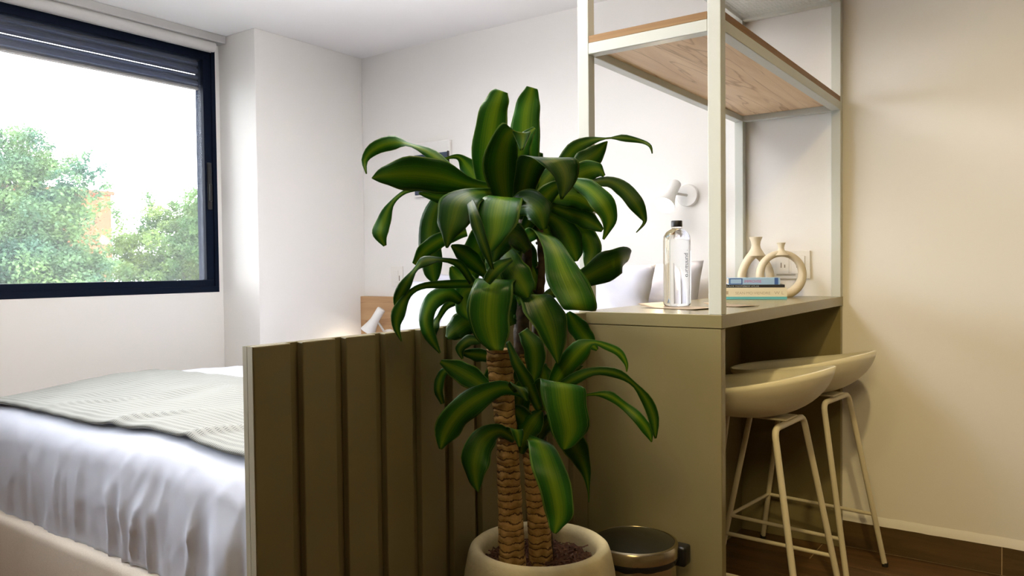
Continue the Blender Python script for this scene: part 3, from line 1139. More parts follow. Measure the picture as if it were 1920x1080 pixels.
# ------------------------------------------------------------------ bottle and cards
bt = thing('water_bottle', (-0.945, 2.165, ZT), 'clear water bottle with a black cap on the desk', 'bottle')
bc = (-0.945, 2.165, ZT + 0.0035)
MB().lathe([(0, 0.002), (0.03, 0.0), (0.038, 0.003), (0.0405, 0.010), (0.0405, 0.195), (0.0385, 0.208), (0.032, 0.220), (0.020, 0.2285), (0.0150, 0.2315), (0.0145, 0.238), (0, 0.238)], 48, bc).build('glass_body', WATER, bt, smooth=50)
MB().lathe([(0, 0.236), (0.0162, 0.236), (0.0165, 0.238), (0.0165, 0.253), (0.0155, 0.2545), (0, 0.2545)], 28, bc).build('cap', BLACK, bt, smooth=40)
me = text_mesh('· punnauro', 0.0215)
vd = math.atan2(-bc[1], -bc[0])                 # direction from the bottle to the open room
a0 = vd + R(45)
for v in me.vertices:
    s, h = v.co.x, v.co.y
    a = a0 + (h - 0.006) / 0.0409
    v.co = Vector((0.0409 * math.cos(a), 0.0409 * math.sin(a), 0.168 - s * 0.86))
me.materials.clear()
me.materials.append(INK)
ob = bpy.data.objects.new('lettering', me)
COL.objects.link(ob)
ob.parent = bt
ob.location = (0, 0, 0.0035)


def card(pts, curl, m, label):
    mb = MB()
    A, B_, C_, D_ = [Vector((x, y, 0)) for x, y in pts]

    def f(u, v):
        p = (A * (1 - u) + B_ * u) * (1 - v) + (D_ * (1 - u) + C_ * u) * v
        p.z = ZT + 0.0012 + curl * (max(0, 0.35 - u) ** 2 * 8 + 0.5 * max(0, u - 0.8) ** 2 * 8)
        return p
    mb.grid(f, 16, 6)
    o = mb.build('leaflet', m, smooth=180)
    solid(o, 0.0010, 1)
    return tag(o, label, 'leaflet')


card(((-1.035, 2.085), (-0.83, 2.03), (-0.80, 2.16), (-1.005, 2.215)), 0.011, PAPER, 'sand coloured card with a curled corner lying under the bottle')
card(((-0.905, 2.27), (-0.775, 2.225), (-0.745, 2.31), (-0.875, 2.36)), 0.008, PAPER, 'sand coloured card lying behind the shelf post')

# ------------------------------------------------------------------ bar stools


def bar_stool(label):
    t = thing('bar_stool', (0, 0, 0), label, 'stool', 'cream bar stools at the desk')
    m = MB()
    nA, nR = 56, 14
    ctr = m.bm.verts.new((0, 0, 0.632))
    prev = None
    for j in range(1, nR + 1):
        al = (PI / 2 * 0.93) * j / nR
        rho = math.sin(al) / math.sin(PI / 2 * 0.93)
        hh = (1 - math.cos(al)) / (1 - math.cos(PI / 2 * 0.93))
        ring = []
        for k in range(nA):
            a = 2 * PI * k / nA
            ca, sa = math.cos(a), math.sin(a)
            zr = 0.742 + 0.040 * ca + 0.006 * math.cos(2 * a)
            x = 0.238 * math.copysign(abs(ca) ** 0.95, ca)
            y = 0.235 * math.copysign(abs(sa) ** 0.95, sa)
            if ca > 0:
                y *= 1 - 0.12 * ca * ca
            ring.append(m.bm.verts.new((x * rho, y * rho, 0.632 + (zr - 0.632) * hh ** 1.05)))
        for k in range(nA):
            k2 = (k + 1) % nA
            if prev is None:
                m.bm.faces.new((ctr, ring[k], ring[k2]))
            else:
                m.bm.faces.new((prev[k], ring[k], ring[k2], prev[k2]))
        prev = ring
    s = m.build('seat_shell', STOOLP, t, smooth=180)
    solid(s, 0.007, 1)
    fa, fb, ta, tb, zt = 0.227, 0.187, 0.121, 0.121, 0.617

    def lp(sx, sy, z):
        k = z / zt
        return Vector((sx * (fa + (ta - fa) * k), sy * (fb + (tb - fb) * k), z))
    for sx in (1, -1):
        for sy in (1, -1):
            top = lp(sx, sy, zt)
            d = (lp(sx, sy, zt - 0.03) - top)
            i = Vector((0, -sy * 0.03, 0.0))
            pts = [lp(sx, sy, 0.012), lp(sx, sy, 0.3), top + d] + [top + d * (1 - q) ** 2 + i * q ** 2 for q in (0.25, 0.5, 0.75, 1.0)]
            lg = MB().tube(pts, 0.0095, 14).build('leg', STOOLM, t, smooth=40)
            f = lp(sx, sy, 0)
            MB().lathe([(0, 0), (0.0105, 0), (0.0105, 0.014), (0, 0.014)], 14, f).build('rubber_foot', RUBBER, lg, smooth=40)
        MB().tube([(sx * ta, -tb + 0.03, zt), (sx * ta, tb - 0.03, zt)], 0.0094, 14).build('seat_rail', STOOLM, t, smooth=40)
    MB().box(-0.13, 0.13, -0.05, 0.05, 0.6275, 0.6335, 0.002, 1).build('seat_plate', STOOLM, t)
    zf = 0.186
    for a, b in (((-1, -1), (-1, 1)), ((1, -1), (-1, -1)), ((1, 1), (-1, 1))):
        pa, pb = lp(*a, zf), lp(*b, zf)
        MB().tube([pa, pb], 0.0065, 12).build('footrest', STOOLM, t, smooth=40)
    return t


def dup(root, label):
    r = root.copy()
    COL.objects.link(r)
    r['label'] = label
    for ch in list(root.children):
        c = ch.copy()
        COL.objects.link(c)
        c.parent = r
        for g in list(ch.children):
            d = g.copy()
            COL.objects.link(d)
            d.parent = c
    return r


s1 = bar_stool('cream bar stool nearest the camera, partly hidden by the desk end')
s2 = dup(s1, 'cream bar stool farther back, next to the back wall')
s1.location = (-0.782, 2.325, 0)
s1.rotation_euler = (0, 0, -0.058)
s2.location = (-0.766, 2.835, 0)
s2.rotation_euler = (0, 0, -0.107)

# ------------------------------------------------------------------ pedal bin
pb = thing('pedal_bin', (-0.875, 1.735, 0), 'round steel pedal bin with a dark lid between pot and desk', 'bin')
c_ = (-0.875, 1.735, 0)
MB().lathe([(0, 0.012), (0.100, 0.012), (0.103, 0.02), (0.103, 0.362), (0.099, 0.366), (0, 0.366)], 56, c_).build('bin_body', STEEL, pb, smooth=40)
MB().lathe([(0, 0), (0.104, 0), (0.107, 0.004), (0.107, 0.018), (0.104, 0.021), (0, 0.021)], 48, c_).build('base_ring', BLACK, pb, smooth=40)
bg_ = MB()
bg_.grid(lambda u, v: Vector((c_[0] + (0.1045 + 0.004 * math.sin(PI * v) + 0.002 * nz(u * 40, v * 3)) * math.cos(2 * PI * u), c_[1] + (0.1045 + 0.004 * math.sin(PI * v) + 0.002 * nz(u * 40, v * 3)) * math.sin(2 * PI * u), 0.352 + 0.022 * v + 0.003 * nz(u * 22, 5) * (1 - v))), 96, 4)
bg_.build('bin_bag', BLACK, pb, smooth=60)
MB().lathe([(0.0, 0.366), (0.104, 0.366), (0.1085, 0.368), (0.1085, 0.392), (0.106, 0.3965), (0.100, 0.3985), (0.0995, 0.3975), (0, 0.3975)], 56, c_).build('lid_band', STEEL, pb, smooth=35)
MB().lathe([(0.0, 0.4105), (0.03, 0.4098), (0.06, 0.4065), (0.085, 0.401), (0.0995, 0.3975)], 56, c_).build('lid_top', BINLID, pb, smooth=60)
MB().box(c_[0] + 0.070, c_[0] + 0.115, c_[1] + 0.045, c_[1] + 0.085, 0.335, 0.385, 0.008, 3).build('hinge', BLACK, pb, smooth=40)
MB().box(c_[0] - 0.03, c_[0] + 0.03, c_[1] - 0.15, c_[1] - 0.09, 0.01, 0.02, 0.004, 2).build('pedal', BLACK, pb, smooth=40)

# ------------------------------------------------------------------ potted corn plant
PC = Vector((-0.902, 1.348, 0))
pp = thing('potted_plant', PC, 'tall potted corn plant with broad striped leaves before the divider', 'plant')
MB().lathe([(0, 0), (0.100, 0), (0.108, 0.006), (0.122, 0.05), (0.142, 0.14), (0.158, 0.24), (0.1655, 0.33), (0.1645, 0.39), (0.158, 0.445), (0.151, 0.480), (0.146, 0.4935), (0.138, 0.500), (0.129, 0.4985), (0.122, 0.492), (0.119, 0.480), (0.120, 0.44), (0.0, 0.44)], 72, PC).build('pot', CONCRETE, pp, smooth=50)


def soil(u, v):
    r, a = 0.1195 * v, 2 * PI * u
    p = PC + Vector((r * math.cos(a), r * math.sin(a), 0.462))
    p.z += 0.010 * nz(p.x * 40, p.y * 40, 2) + 0.007 * nz(p.x * 110, p.y * 110, 5) - 0.004 * v
    return p


so2 = MB().grid(soil, 90, 26).build('soil', SOIL, pp)
so2['kind'] = 'stuff'
rr_ = random.Random(3)
ch = MB()
for k in range(420):
    a, r = rr_.uniform(0, 2 * PI), 0.112 * math.sqrt(rr_.random())
    p = PC + Vector((r * math.cos(a), r * math.sin(a), 0.466 + rr_.uniform(-0.003, 0.006)))
    d = Vector((rr_.uniform(-1, 1), rr_.uniform(-1, 1), rr_.uniform(-0.35, 0.35))).normalized() * rr_.uniform(0.004, 0.011)
    w = d.cross(Vector((0, 0, 1))).normalized() * rr_.uniform(0.001, 0.0025)
    h = Vector((0, 0, 0.0022))
    vs = [ch.bm.verts.new(q) for q in (p - d - w, p + d - w, p + d + w, p - d + w, p - d * 0.8 + h, p + d * 0.8 + h)]
    for f in ((0, 1, 5, 4), (2, 3, 4, 5), (1, 2, 5), (3, 0, 4)):
        ch.bm.faces.new([vs[i] for i in f])
cho = ch.build('bark_chips', mat('bark_chip', (0.11, 0.05, 0.028), 0.9, var=0.5, vscale=60), pp)
cho['kind'] = 'stuff'


def cane(pts, radii, ringed=0.0, m_=None, name='cane'):
    P = [Vector(p) for p in pts]
    n = 90
    path, rad = [], []
    for i in range(n + 1):
        t = i / n
        path.append(crom(P, t))
        f = t * (len(radii) - 1)
        k = min(int(f), len(radii) - 2)
        r = radii[k] * (1 - (f - k)) + radii[k + 1] * (f - k)
        z_ = path[-1].z
        saw = (z_ * 74 + 1.6 * nz(z_ * 13, 1)) % 1.0
        rad.append(r * (1 + 0.018 * saw * ringed + 0.05 * nz(z_ * 30, 4)))
    m = MB().tube(path, 0, 24, True, rad)
    for v in m.bm.verts:
        v.co += Vector((nz(v.co.x * 60, v.co.y * 60, v.co.z * 60), nz(v.co.y * 60, v.co.z * 60, 3), 0)) * 0.0022
    return m.build(name, m_ or CANE, pp, smooth=60)


cane([(-0.915, 1.270, 0.44), (-0.918, 1.270, 0.53), (-0.922, 1.269, 0.63), (-0.926, 1.268, 0.74), (-0.934, 1.267, 0.82), (-0.938, 1.266, 0.876), (-0.939, 1.266, 0.915)],
     [0.0285, 0.026, 0.024, 0.0215, 0.0235, 0.027, 0.029], 1.0)
cane([(-0.893, 1.342, 0.44), (-0.898, 1.342, 0.53), (-0.905, 1.341, 0.62), (-0.915, 1.338, 0.723), (-0.925, 1.335, 0.836), (-0.930, 1.334, 0.90)],
     [0.0265, 0.024, 0.022, 0.019, 0.018, 0.0175], 1.0)
cane([(-0.930, 1.334, 0.89), (-0.932, 1.334, 0.948), (-0.926, 1.341, 1.06), (-0.927, 1.344, 1.15), (-0.93, 1.342, 1.20)],
     [0.0178, 0.0165, 0.0135, 0.012, 0.010], 1.0, DARKCANE, 'stem')
cane([(-0.905, 1.38, 0.45), (-0.915, 1.375, 0.7), (-0.915, 1.37, 0.95), (-0.90, 1.365, 1.08), (-0.905, 1.362, 1.18)], [0.016, 0.014, 0.012, 0.0075, 0.0075], 1.0, DARKCANE, 'stem')

dk = random.Random(9)
for k in range(9):
    z_ = 0.95 + 0.026 * k
    a = dk.uniform(-0.9, 0.9) + (0 if k % 3 else PI)
    p0 = Vector((-0.915, 1.368, z_)) if k % 2 else Vector((-0.930, 1.336, z_))
    d = Vector((math.cos(a), math.sin(a) * 0.4, 0))
    MB().tube([p0, p0 + d * 0.014 + Vector((0, 0, 0.004)), p0 + d * 0.022 + Vector((0, 0, dk.uniform(-0.012, 0.012))), p0 + d * dk.uniform(0.022, 0.032) + Vector((0, 0, dk.uniform(-0.022, 0.014)))], 0, 7, True, [0.0035, 0.003, 0.0022, 0.0006]).build('dry_leaf_stub', DARKCANE, pp, smooth=60)

LEAVES = [
 [(-0.955,1.2883,1.1935,0.0103,0.0075,0.0037), (-0.9743,1.2769,1.2709,0.018,0.02,0.0032), (-0.966,1.2726,1.3354,0.0209,0.027,-0.0037), (-0.9592,1.2793,1.3955,0.0201,0.0216,-0.0063), (-0.9514,1.286,1.4283,0.018,0.0122,-0.0075), (-0.9462,1.2902,1.4446,0.0127,0.0049,-0.0053)],
 [(-0.9216,1.3369,1.1943,0.0108,0.0079,-0.0001), (-0.9221,1.3393,1.2836,0.0271,0.012,0.0001), (-0.9235,1.3405,1.3505,0.0298,0.0102,-0.0006), (-0.9211,1.3439,1.4063,0.026,0.0112,-0.0036), (-0.9149,1.3494,1.4397,0.0159,0.0113,-0.0049), (-0.9114,1.3525,1.4575,0.0074,0.0082,-0.0029)],
 [(-0.9398,1.2992,1.1933,0.0108,0.0074,0.0021), (-0.9332,1.2693,1.267,0.0248,0.0265,0.0021), (-0.9131,1.2484,1.3164,0.0198,0.0257,-0.0071), (-0.8895,1.2416,1.3457,0.0085,0.0117,-0.0186), (-0.8699,1.2555,1.3423,0.0127,0.0094,0.0056), (-0.8657,1.2452,1.3094,0.0029,0.0013,0.0005)],
 [(-0.9236,1.3104,1.182,0.0102,0.0078,-0.0031), (-0.8935,1.2972,1.2503,0.0213,0.0096,-0.0065), (-0.8582,1.2746,1.2911,0.0309,0.0103,-0.0056), (-0.804,1.2641,1.2892,0.0388,0.0161,-0.0031), (-0.7802,1.2678,1.255,0.021,0.0143,-0.002), (-0.7857,1.2624,1.2102,0.0014,0.0015,-0)],
 [(-1.0119,1.2494,1.2515,0.0051,0.0033,0.0064), (-1.0407,1.2297,1.285,0.0059,0.0074,0.0095), (-1.0763,1.2177,1.3199,0.003,0.0065,0.0091), (-1.1194,1.1997,1.3409,-0.0021,0.0052,0.0041), (-1.1565,1.1857,1.3474,-0.0019,-0.0003,0.0156), (-1.1866,1.1637,1.3343,-0.0045,-0.0061,0.0115), (-1.2029,1.1513,1.3109,-0.0041,-0.0053,0.0022), (-1.1926,1.1454,1.2804,-0.0008,-0.0009,-0.0001)],
 [(-0.9598,1.2865,1.2464,0.0003,0.0009,0.0066), (-0.9859,1.231,1.2493,0.004,-0,0.016), (-1.008,1.1663,1.2614,0.0102,-0.0036,0.0323), (-1.0456,1.1149,1.266,0.0051,-0.005,0.0324), (-1.0765,1.0803,1.2621,-0.0013,-0.0014,0.0175), (-1.0958,1.0664,1.2572,-0.0003,0.0001,0.001)],
 [(-1.1057,1.2191,1.2512,-0.001,-0.0011,0.0054), (-1.1427,1.2045,1.2425,-0.0022,-0.0006,0.004), (-1.1646,1.1881,1.218,-0.0057,-0.0015,0.0039), (-1.1773,1.1779,1.182,-0.0154,-0.0056,0.0059), (-1.1763,1.1654,1.1534,-0.0133,-0.0084,-0.0009), (-1.167,1.1713,1.1297,-0.0021,-0.0023,-0.0014)],
 [(-0.999,1.2828,1.2377,-0.0017,0,0.0088), (-1.0534,1.2435,1.2273,0.0012,-0.0014,0.0157), (-1.1034,1.208,1.2391,0.0007,-0.0002,0.0022)],
 [(-0.9445,1.2478,1.2317,0.0005,-0.0006,0.0108), (-0.9396,1.1896,1.2271,-0.0211,-0.0107,0.0087), (-0.9441,1.1489,1.2082,-0.037,-0.0125,0.0101), (-0.9473,1.1331,1.17,-0.031,-0.0115,0.0057), (-0.9538,1.1276,1.1427,-0.0122,-0.0073,0.0014), (-0.9569,1.1246,1.1195,-0.0015,-0.0014,0)],
 [(-0.8905,1.2733,1.2055,0.0112,0.01,-0.0002), (-0.8871,1.2146,1.2173,0.031,0.0168,-0.0033), (-0.8774,1.1836,1.1843,0.0416,0.015,-0.0001), (-0.8753,1.1717,1.1484,0.0293,0.011,-0.0001), (-0.885,1.1638,1.1184,0.0122,0.0071,-0.0001), (-0.893,1.1574,1.0983,0.0015,0.0014,-0)],
 [(-0.9355,1.1676,1.215,-0.0044,-0.0041,-0.0016), (-0.9037,1.1402,1.1833,-0.0084,-0.0047,-0.0027), (-0.8875,1.1381,1.1428,-0.0102,-0.0037,-0.0035), (-0.8752,1.1457,1.103,-0.0064,-0.0023,-0.0023), (-0.8729,1.1587,1.0731,-0.0017,-0.001,-0.0006)],
 [(-0.9704,1.278,1.2157,0.0055,0.0055,0.0043), (-1.0028,1.2808,1.2601,0.0158,0.0091,0.011), (-1.0274,1.2765,1.2951,0.0142,0.0045,0.0111), (-1.044,1.2653,1.3156,0.0023,-0.0001,0.0054), (-1.0677,1.2482,1.3114,-0.0001,-0.0004,0.0022)],
 [(-1.0234,1.2775,1.2356,-0.0008,-0.0019,0.0088), (-1.084,1.2584,1.2256,-0.0095,-0.0043,0.015), (-1.1088,1.2515,1.1821,-0.0228,-0.0082,0.0056), (-1.1103,1.2485,1.1193,-0.0246,-0.0089,-0.0007), (-1.1054,1.2506,1.0735,-0.0171,-0.0093,-0.0027), (-1.1015,1.2526,1.0494,-0.0025,-0.0023,-0.0006)],
 [(-1.0086,1.2487,1.1556,-0.0028,-0,0.0085), (-1.0339,1.2055,1.1421,-0.0045,-0.0042,0.014), (-1.058,1.1751,1.1172,-0.006,-0.0088,0.0115), (-1.0754,1.1618,1.0894,-0.0026,-0.0037,0.0034)],
 [(-0.9677,1.2132,1.0517,0.0049,0.0023,0.0036), (-0.9688,1.1766,1.0881,0.0037,0.0036,0.0066), (-0.9847,1.1409,1.0977,-0.0017,0.0031,0.004), (-1.0057,1.1135,1.0948,-0.0052,0.0006,0.0105), (-1.0197,1.1029,1.0786,-0.0055,0.0022,0.0024), (-1.0362,1.0901,1.047,-0.0081,-0.0068,0.0064), (-1.054,1.0889,1.0211,-0.0049,-0.0061,0.0034), (-1.0572,1.086,1.0056,-0.0006,-0.0008,0.0003)],
 [(-0.9696,1.224,1.0493,-0.0011,0.0014,0.0086), (-0.9938,1.1698,1.0494,-0.0001,-0.0003,0.0084), (-1.0189,1.1271,1.0472,-0.0004,-0.002,0.0061), (-1.0364,1.1018,1.0312,-0.0026,-0.004,0.0044), (-1.0443,1.0828,0.9978,-0.0089,-0.0089,0.005), (-1.0483,1.079,0.9702,-0.007,-0.0043,-0.0007), (-1.0398,1.0842,0.9413,-0.0009,-0.0004,-0.0003)],
 [(-1.0166,1.2384,1.0124,0.0046,0.0015,0.0075), (-1.0244,1.2088,1.0288,0.0003,0.0015,0.0163), (-1.0433,1.1825,1.0176,-0.0132,-0.0036,0.013), (-1.0563,1.1721,0.982,-0.0148,-0.0051,0.0019), (-1.0499,1.1755,0.9463,-0.0111,-0.0053,-0.0048), (-1.0321,1.1871,0.9093,-0.0014,-0.0012,-0.0011)],
 [(-1.023,1.2585,1.0149,-0.002,0.0001,0.0053), (-1.052,1.2374,1.0041,-0.0035,-0.0025,0.0065), (-1.0672,1.2257,0.9786,-0.0031,-0.0037,0.0031), (-1.0551,1.1947,0.9599,-0.0067,-0.0087,0.003), (-1.0551,1.1925,0.936,-0.0031,-0.0032,0.0003)],
 [(-0.9944,1.2903,0.9826,-0.0021,-0.004,0.0105), (-1.0326,1.2747,0.9666,-0.0105,-0.0063,0.0242), (-1.0536,1.2591,0.9488,-0.0137,-0.0034,0.0169), (-1.0555,1.235,0.9348,-0.0025,-0.0005,0.0024)],
 [(-0.9627,1.2542,1.0672,0.0039,0.0053,0.006), (-0.9725,1.2234,1.0945,0.01,0.0075,0.0133), (-0.9855,1.2024,1.1139,0.0096,0.003,0.0129), (-1.0021,1.1909,1.1269,0.0013,0.0002,0.0018)],
 [(-0.9185,1.2723,1.0289,0.0204,0.0087,-0.0001), (-0.9005,1.2123,1.0581,0.029,0.0203,-0.0004), (-0.8812,1.1641,1.0409,0.0271,0.0295,-0.0006), (-0.8759,1.1478,0.9886,0.0254,0.0329,-0.0007), (-0.8708,1.1502,0.9487,0.02,0.0217,-0.0005), (-0.8649,1.1536,0.9267,0.0106,0.0075,-0.0001)],
 [(-0.8621,1.2041,1.097,-0.0023,-0.0004,0.0035), (-0.8673,1.163,1.08,-0.0073,-0.0046,0.0098), (-0.8834,1.1506,1.0542,-0.0043,-0.0049,0.005)],
 [(-0.9748,1.2569,1.0398,-0.0008,-0.004,0.0129), (-1.0105,1.2434,1.0311,-0.0135,-0.0101,0.0142), (-1.0103,1.2424,0.9958,-0.0168,-0.0078,-0.0044), (-0.9975,1.2507,0.9692,-0.0019,-0.0006,-0.0011)],
 [(-0.8985,1.3025,1.1425,0.0019,0.0049,-0.0124), (-0.847,1.2782,1.1508,0.0156,0.0121,-0.0074), (-0.8047,1.2585,1.125,0.0188,0.0089,-0.0019), (-0.7726,1.243,1.0766,0.0327,0.0112,-0.003), (-0.7525,1.2439,1.0365,0.0388,0.0159,-0.0038), (-0.7392,1.2462,1.0047,0.0264,0.0177,-0.002), (-0.7419,1.2626,0.9988,0.0155,0.0163,-0.0015)],
 [(-0.8644,1.3481,1.0325,0.0038,-0.0003,-0.0083), (-0.8197,1.3808,1.0517,0.0064,0.0028,-0.0162), (-0.7746,1.4015,1.0766,0.0081,0.0112,-0.0267), (-0.748,1.4211,1.0926,0.0047,0.0125,-0.0253), (-0.7495,1.4572,1.0983,-0.0092,-0.0006,-0.021), (-0.7578,1.4881,1.0986,-0.0027,-0.0017,-0.0085)],
 [(-0.8989,1.3531,1.194,-0.005,-0.0004,-0.0104), (-0.8751,1.382,1.1797,-0.0135,-0.0081,-0.0191), (-0.853,1.3967,1.1435,-0.0177,-0.0189,-0.0143), (-0.8418,1.4037,1.1097,-0.0108,-0.0144,-0.0054), (-0.839,1.4052,1.0928,-0.0022,-0.0026,-0.0006)],
 [(-0.877,1.3809,1.1887,-0.0004,-0.0027,-0.0064), (-0.8502,1.4121,1.1777,-0.0049,-0.0053,-0.0116), (-0.8279,1.4272,1.1491,-0.0159,-0.008,-0.0103), (-0.8185,1.4328,1.1129,-0.02,-0.007,-0.0003), (-0.8266,1.4259,1.0791,-0.0042,-0.0015,0.0013)],
 [(-0.8667,1.3916,1.293,0.0067,0.009,-0.0082), (-0.8511,1.4163,1.3291,0.0083,0.0075,-0.0128), (-0.8237,1.4365,1.3468,0.0035,0.0005,-0.0096), (-0.7915,1.4597,1.3531,0.0004,-0.0004,-0.0017), (-0.764,1.4794,1.3528,0.0006,-0.0023,-0.0078), (-0.7336,1.501,1.3456,-0.0008,-0.0012,-0.0043), (-0.7145,1.502,1.3337,-0.0024,-0.0011,-0.0022), (-0.7107,1.5042,1.3179,-0.0011,-0.0004,-0.0003)],
 [(-0.8449,1.3941,1.2658,0.0106,0.0028,-0.0086), (-0.8224,1.4113,1.299,0.0156,0.0074,-0.0177), (-0.7998,1.4281,1.3199,0.0085,0.0085,-0.0134), (-0.7828,1.4411,1.3431,0.0005,0.0007,-0.0008)],
 [(-0.8433,1.37,1.2471,0.0049,0.0084,-0.0128), (-0.8121,1.3932,1.2743,0.0082,0.009,-0.0237), (-0.788,1.4108,1.2817,-0.0005,-0.003,-0.0152), (-0.778,1.4175,1.2683,-0.0014,-0.0022,-0.0022)],
 [(-0.8254,1.3828,1.2447,0.0023,-0.0009,-0.0064), (-0.7762,1.4185,1.2572,0.0009,-0.0015,-0.011), (-0.7445,1.4284,1.2426,-0.0079,-0.0041,-0.0126), (-0.7175,1.4345,1.213,-0.0131,-0.0042,-0.0098), (-0.704,1.4432,1.1835,-0.0078,-0.0028,-0.0036), (-0.7013,1.4447,1.1693,-0.0027,-0.0014,0.0012), (-0.7145,1.4347,1.1499,-0.0006,-0.0006,0.0007)],
 [(-0.8196,1.3627,1.2557,-0.0045,-0.0004,-0.0079), (-0.7805,1.3532,1.2382,-0.01,-0.0045,-0.0147), (-0.7479,1.351,1.2095,-0.0138,-0.0129,-0.0136), (-0.7349,1.3594,1.1777,-0.0115,-0.0143,-0.003), (-0.739,1.3556,1.1525,-0.0046,-0.0058,0.0022), (-0.7449,1.3508,1.1347,-0.0014,-0.0013,0.0008)],
 [(-0.8701,1.3501,1.2232,0.0029,-0.0022,-0.0109), (-0.8298,1.3791,1.2282,-0.001,-0.0065,-0.0259), (-0.8,1.3998,1.208,-0.0084,-0.0049,-0.012), (-0.7955,1.4026,1.1947,-0.002,-0.0007,-0.0008)],
 [(-0.8844,1.3518,1.2131,-0.0039,0.0001,-0.0084), (-0.8392,1.3835,1.1926,-0.0062,-0.0016,-0.0156), (-0.8076,1.4057,1.1766,-0.0064,-0.0067,-0.0165), (-0.7849,1.4213,1.1564,-0.0014,-0.0025,-0.0035)],
 [(-0.9052,1.2813,1.0125,0.0052,-0.0005,-0.01), (-0.8509,1.2592,1.0269,0.0287,0.0139,-0.0002), (-0.8155,1.2464,0.9897,0.0318,0.0254,-0.0062), (-0.7973,1.2457,0.9443,0.0168,0.0198,-0.004), (-0.7896,1.2498,0.8962,0.0013,0.0017,-0.0002)],
 [(-0.8372,1.3662,0.988,-0.0038,-0.0012,-0.0023), (-0.8218,1.3763,0.9581,-0.0153,-0.0068,-0.0113), (-0.8037,1.3884,0.9292,-0.0097,-0.0082,-0.0107), (-0.7874,1.3994,0.9091,-0.0014,-0.0021,-0.0023)],
 [(-0.839,1.3916,1.0537,-0.0024,-0.0047,0.0077), (-0.8706,1.3682,1.0296,-0.0034,-0.005,0.0109), (-0.896,1.3496,1.0165,-0.0008,-0.0004,0.0021)],
 [(-0.8513,1.3141,0.8279,0.0044,0.0062,-0.0049), (-0.8164,1.316,0.8767,0.012,0.0138,-0.0138), (-0.7838,1.3284,0.9169,0.0114,0.0073,-0.0149), (-0.7649,1.3424,0.9305,0.0012,-0.0008,-0.0053), (-0.7407,1.3594,0.9217,-0.0009,-0.0036,-0.0068), (-0.7216,1.3727,0.9087,-0.0038,-0.0049,-0.0061), (-0.7111,1.3795,0.8873,-0.0033,-0.0022,-0.0014), (-0.7102,1.3797,0.8714,-0.001,-0.0004,-0.0001)],
 [(-0.8415,1.3089,0.8295,0.0039,0.0002,-0.0055), (-0.7963,1.3175,0.8577,0.0057,0.0007,-0.0105), (-0.757,1.3339,0.8745,0.001,0.0005,-0.0084), (-0.718,1.3495,0.8712,-0.0035,-0.0003,-0.009), (-0.6897,1.3691,0.8499,-0.0037,-0.0008,-0.0039), (-0.6691,1.3828,0.8182,-0.0085,-0.0037,-0.0052), (-0.6569,1.3904,0.7814,-0.0089,-0.0068,-0.0025), (-0.6541,1.3912,0.7426,-0.0014,-0.0016,-0.0001)],
 [(-0.8212,1.3475,0.8128,-0.0001,0.0011,-0.0032), (-0.7791,1.3657,0.8227,-0.0002,0.0006,-0.0033), (-0.7479,1.3757,0.8207,-0.0028,-0.0022,-0.009), (-0.7216,1.3939,0.7989,-0.0032,-0.0047,-0.0067), (-0.6942,1.4004,0.7758,-0.0049,-0.0081,-0.0078), (-0.6793,1.4103,0.7511,-0.0063,-0.0074,-0.005), (-0.6731,1.4141,0.7286,-0.0008,-0.0006,-0.0003)],
 [(-0.8598,1.3068,0.7902,0.0107,0.0036,-0.001), (-0.831,1.2675,0.8413,0.0236,0.0097,-0.0036), (-0.7738,1.2354,0.8625,0.0329,0.0224,-0.006), (-0.7591,1.2262,0.8228,0.029,0.0311,-0.0036), (-0.7523,1.2296,0.7779,0.0228,0.0295,-0.0032), (-0.757,1.2254,0.7511,0.0123,0.0135,-0.0015), (-0.7602,1.2228,0.7402,0.0032,0.0023,-0.0003)],
 [(-0.8492,1.3504,0.7623,-0.0096,-0.003,-0.0055), (-0.8341,1.3841,0.7044,-0.022,-0.0087,-0.0118), (-0.8166,1.3951,0.6573,-0.0097,-0.0066,-0.0037), (-0.8109,1.398,0.6182,-0.0023,-0.0025,-0.0003), (-0.8098,1.3978,0.588,-0.0007,-0.0009,-0)],
 [(-0.8746,1.2699,0.7355,-0,-0.0042,-0.0103), (-0.8278,1.242,0.7412,-0.0164,-0.019,0.0047), (-0.7907,1.2181,0.6998,-0.0246,-0.0193,0.0004), (-0.7728,1.217,0.6473,-0.0276,-0.013,0.0002), (-0.7701,1.2178,0.6123,-0.0236,-0.0082,-0.002), (-0.7741,1.2143,0.5923,-0.0113,-0.0047,-0.0016), (-0.7764,1.2123,0.5824,-0.0024,-0.0016,0.0009)],
 [(-0.8738,1.261,0.8258,0.0007,0.003,0.0059), (-0.8966,1.2207,0.8453,-0.0025,0.0029,0.0135), (-0.9164,1.1692,0.8319,-0.0103,-0.0051,0.0206), (-0.9432,1.1367,0.8035,-0.0128,-0.0142,0.0189), (-0.9629,1.1215,0.768,-0.013,-0.0175,0.011), (-0.971,1.1147,0.7355,-0.002,-0.0023,0.001)],
 [(-0.8905,1.2463,0.738,0.0043,0.0007,0.0064), (-0.897,1.2055,0.7627,0.0021,-0.0026,0.0147), (-0.9108,1.1705,0.7498,-0.0153,-0.0126,0.0164), (-0.9169,1.1527,0.7114,-0.0246,-0.012,0.0052), (-0.9159,1.1523,0.6757,-0.014,-0.0049,-0.0014), (-0.9116,1.1546,0.6522,-0.001,-0.0004,-0.0002)],
 [(-0.9617,1.2717,0.821,0.0028,0.0053,0.007), (-0.9932,1.25,0.8501,0.0063,0.0123,0.0181), (-1.0247,1.2282,0.8726,0.0065,0.0072,0.0174), (-1.0508,1.21,0.8883,0.0019,0.0007,0.004)],
